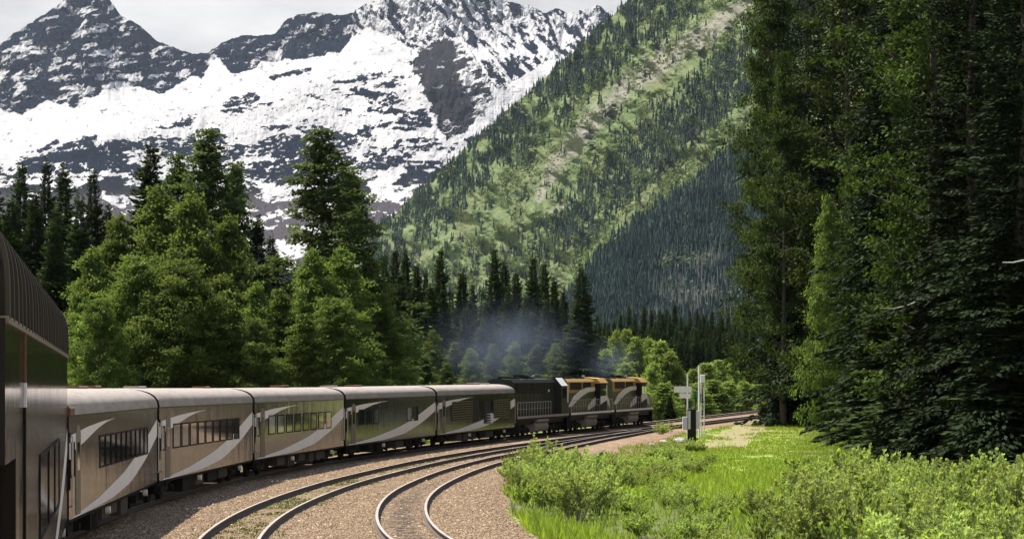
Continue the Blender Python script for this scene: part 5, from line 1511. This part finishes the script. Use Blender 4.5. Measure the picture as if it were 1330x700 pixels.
M['weed'] = leaf_mat('rail_weed_blades', (0.055, 0.075, 0.014), (0.17, 0.19, 0.045), 0.35, var=0.05)
link('rail_weeds', rail_weeds(), kind='stuff')

# ------------------------------------------------------------------ lineside things
def ground_at(px, Y, dz=0.0):
    X = (px - CX) * Y / F; return X, Y, gz(X, Y) + dz
# white post with two boards
x, y, z = ground_at(893, 206); s_ = 206 / F
def zz(py): return CAMZ + (HY - py) * 206 / F
root = empty('sign_post', (x, y, z), 'thin white post carrying two white sign boards left of the cabinet', 'sign post')
m = MB(); m.tube((0, 0, -.2), (0, 0, zz(486) - z), .055, 8); m.build('post', M['white'], root)
for (xa, xb, ya, yb) in ((875.5, 898, 501.5, 509.5), (882.5, 897, 510.8, 517.0)):
    m = MB(); m.box((xa - 893) * s_, (xb - 893) * s_, -.09, -.06, zz(yb) - z, zz(ya) - z); m.build('sign_board', M['white'], root)
# relay cabinet
root = empty('relay_cabinet', (*ground_at(899, 204)[:2], ground_at(899, 204)[2]), 'black trackside cabinet with pale grey doors and side boxes in the grass', 'relay cabinet')
s_ = 204 / F; zg = root.location.z; zz = lambda py: CAMZ + (HY - py) * 204 / F - zg
m = MB(); m.box((893 - 899) * s_, (903.5 - 899) * s_, -.3, .35, -.1, zz(531), bev=.03); m.build('housing', M['locoblack'], root)
m = MB(); m.box((886.5 - 899) * s_, (892.7 - 899) * s_, -.25, .25, zz(558), zz(541), bev=.02); m.build('side_box', M['cabinet'], root)
m = MB(); m.box((903.8 - 899) * s_, (908 - 899) * s_, -.28, .30, zz(557), zz(533), bev=.02); m.build('side_box', M['cabinet'], root)
m = MB(); m.box((893.5 - 899) * s_, (896.5 - 899) * s_, -.33, -.305, zz(557), zz(533)); m.build('door', M['cabinet'], root)
m = MB(); m.tube((0.1, 0, zz(532)), (0.1, 0, zz(528)), .12, 8); m.build('vent_cap', M['steel'], root)
# green switch target
x, y, z = ground_at(903.5, 207); s_ = 207 / F; zz = lambda py: CAMZ + (HY - py) * 207 / F - z
root = empty('switch_stand', (x, y, z), 'thin dark switch stand topped by a small green target', 'switch stand')
m = MB(); m.tube((0, 0, -.1), (0, 0, zz(508)), .04, 7); m.box(-.2, .2, -.2, .2, -.05, .18); m.build('stand', M['dark_steel'], root)
m = MB(); m.box(-.2, .2, -.03, .03, zz(516), zz(508), bev=.01); m.build('target', M['green_sign'], root)
# tall white pole and signal mast
x, y, z = ground_at(908, 212); s_ = 212 / F; zz = lambda py: CAMZ + (HY - py) * 212 / F - z
root = empty('marker_pole', (x, y, z), 'tallest bare white pole between the cabinet and the boxed mast', 'marker pole')
m = MB(); m.tube((0, 0, -.2), (0, 0, zz(475)), .085, 8); m.build('pole', M['white'], root)
m = MB(); m.tube((0, 0, zz(475)), (0, 0, zz(474)), .10, 8); m.build('pole_cap', M['cabinet'], root)
x, y, z = ground_at(912.5, 214); s_ = 214 / F; zz = lambda py: CAMZ + (HY - py) * 214 / F - z
root = empty('signal_mast', (x, y, z), 'white ladder mast with a white box at its top, right of the bare pole', 'signal mast')
m = MB(); m.tube((-.13, 0, -.2), (-.13, 0, zz(487)), .045, 7); m.tube((.13, 0, -.2), (.13, 0, zz(487)), .045, 7); m.build('mast', M['white'], root)
m = MB()
for k in range(16): m.tube((-.13, -.05, .3 + k * .26), (.13, -.05, .3 + k * .26), .014, 5)
m.build('ladder', M['cabinet'], root)
m = MB(); m.box(-.18, .2, -.2, .2, zz(497), zz(486.5), bev=.02); m.build('signal_head', M['white'], root)
m = MB(); m.box(-.32, -.14, -.15, .15, zz(521), zz(511)); m.build('relay_box', M['rust'], root)

# boulders, old sleepers
def rock(px, Y, size, label, sq=.6, seed=0):
    x, y, z = ground_at(px, Y)
    r = np.random.default_rng(seed); n = 10; mb = MB()
    for i in range(n + 1):
        th = math.pi * i / n
        for k in range(14):
            ph = 6.283 * k / 14; d = np.array([math.sin(th) * math.cos(ph), math.sin(th) * math.sin(ph), math.cos(th)])
            rad = size * (0.75 + 0.5 * float(fbm(np.array([d[0] * 1.6 + seed + 5]), np.array([d[1] * 1.6 + d[2] * 1.3 + 5]), seed, 3)[0]))
            mb.v.append(tuple(d * rad * np.array([1, .9, sq])))
    for i in range(n):
        for k in range(14):
            mb.f.append((i * 14 + k, (i + 1) * 14 + k, (i + 1) * 14 + (k + 1) % 14, i * 14 + (k + 1) % 14)); mb.m.append(0)
    o = mb.build('boulder', M['boulder'], label=label, category='boulder', group='pale boulders in the grass'); o.location = (x, y, z + size * .12)
t = NT('pale_boulder_stone'); n_ = t.noise(3, 6, .65); t.bsdf(t.ramp(n_, [(.3, (.16, .15, .125)), (.7, (.36, .34, .30))]), .9, normal=t.bump(n_, .6, .06)); M['boulder'] = t.mat
rock(883, 196, .62, 'largest pale boulder lying in the grass just left of the relay cabinet', seed=3)
rock(861, 190, .38, 'smaller pale boulder at the edge of the orange ballast bank', seed=5)
rock(846, 182, .26, 'smallest pale stone on the ballast bank, nearest the shrubs', seed=8)
def old_timber(px0, py0, px1, py1, Ya, Yb, label):
    a = np.array(ground_at(px0, Ya)); b = np.array(ground_at(px1, Yb)); a[2] += .1; b[2] += .1
    L = float(np.linalg.norm(b - a)); mb = MB(); mb.box(-L / 2, L / 2, -.12, .12, -.1, .1, bev=.02)
    o = mb.build('old_timber', M['tie'], label=label, category='timber', group='old timbers lying beside the track'); o.location = (a + b) / 2
    o.rotation_euler = (0, -math.asin((b[2] - a[2]) / L), math.atan2(b[1] - a[1], b[0] - a[0]))
old_timber(673, 664, 693, 679, 90, 83, 'weathered timber lying at the foot of the shrubs beside the ballast')
old_timber(752, 607, 785, 594, 143, 158, 'dark old timber half hidden along the top of the ballast bank')
# bare branches sticking out of the dark forest
def dead_branch(pts, Y, label):
    m = MB(); P = [at(px, py, Y) for px, py in pts]
    for k in range(len(P) - 1): m.tube(P[k], P[k + 1], .05 - .012 * k, 6, .05 - .012 * (k + 1))
    m.build('dead_branch', M['dead'], label=label, category='branch', group='bare branches on the dark forest')
dead_branch([(1192, 391), (1178, 397), (1160, 401), (1143, 400)], 150, 'bleached bare branch curving out of the forest wall at mid height')
dead_branch([(1117, 284), (1113, 272), (1110, 262)], 205, 'short bleached upright twig high on the forest wall')
dead_branch([(1330, 338), (1316, 341), (1302, 341)], 128, 'thin bare branch at the right edge of the photo')

# ------------------------------------------------------------------ engine smoke and valley haze
def smoke():
    t = NT('engine_smoke')
    tcn = t.n('TexCoord').outputs['Object']
    ln = t.n('VectorMath'); ln.operation = 'LENGTH'; t.l(tcn, ln.inputs[0])
    fall = t.maprange(ln.outputs['Value'], 0.15, 1.0, 1.0, 0.0)
    nz_ = t.noise(2.2, 5, .6, tcn)
    d = t.math('MULTIPLY', t.math('POWER', fall, 1.6), t.maprange(nz_, .38, .68, .15, 1.0))
    pv = t.n('VolumePrincipled'); pv.inputs['Color'].default_value = (0.42, 0.52, 0.70, 1); pv.inputs['Anisotropy'].default_value = 0.2
    t.l(t.math('MULTIPLY', d, 0.032), pv.inputs['Density']); t.l(pv.outputs[0], t.out.inputs['Volume'])
    for (px, py, Y, rx, ry, rz_, lb) in ((655, 448, 262, 10.0, 12, 6.0, 'drifting blue smoke behind the first locomotive'), (793, 470, 276, 4.0, 8, 3.4, 'small blue smoke puff above the leading locomotive')):
        mb = MB(); n = 16
        for i in range(n + 1):
            for k in range(24):
                th = math.pi * i / n; ph = 6.283 * k / 24
                mb.v.append((math.sin(th) * math.cos(ph), math.sin(th) * math.sin(ph), math.cos(th)))
        for i in range(n):
            for k in range(24):
                mb.f.append((i * 24 + k, (i + 1) * 24 + k, (i + 1) * 24 + (k + 1) % 24, i * 24 + (k + 1) % 24)); mb.m.append(0)
        o = mb.build('engine_smoke', t.mat, kind='stuff', label=lb)
        o.location = at(px, py, Y); o.scale = (rx, ry, rz_)
smoke()

t = NT('valley_haze')
pv = t.n('VolumePrincipled'); pv.inputs['Color'].default_value = (0.60, 0.72, 0.90, 1); pv.inputs['Density'].default_value = 1.0e-5; pv.inputs['Anisotropy'].default_value = 0.3
t.l(pv.outputs[0], t.out.inputs['Volume'])
zlo = min(float(ZG.min()), -20) - 1
mb = MB(); mb.box(-9000, 9000, -120, 15500, zlo, 2600); mb.build('haze', t.mat, kind='stuff')
cy.volume_step_rate = 1.0
cy.volume_max_steps = 128
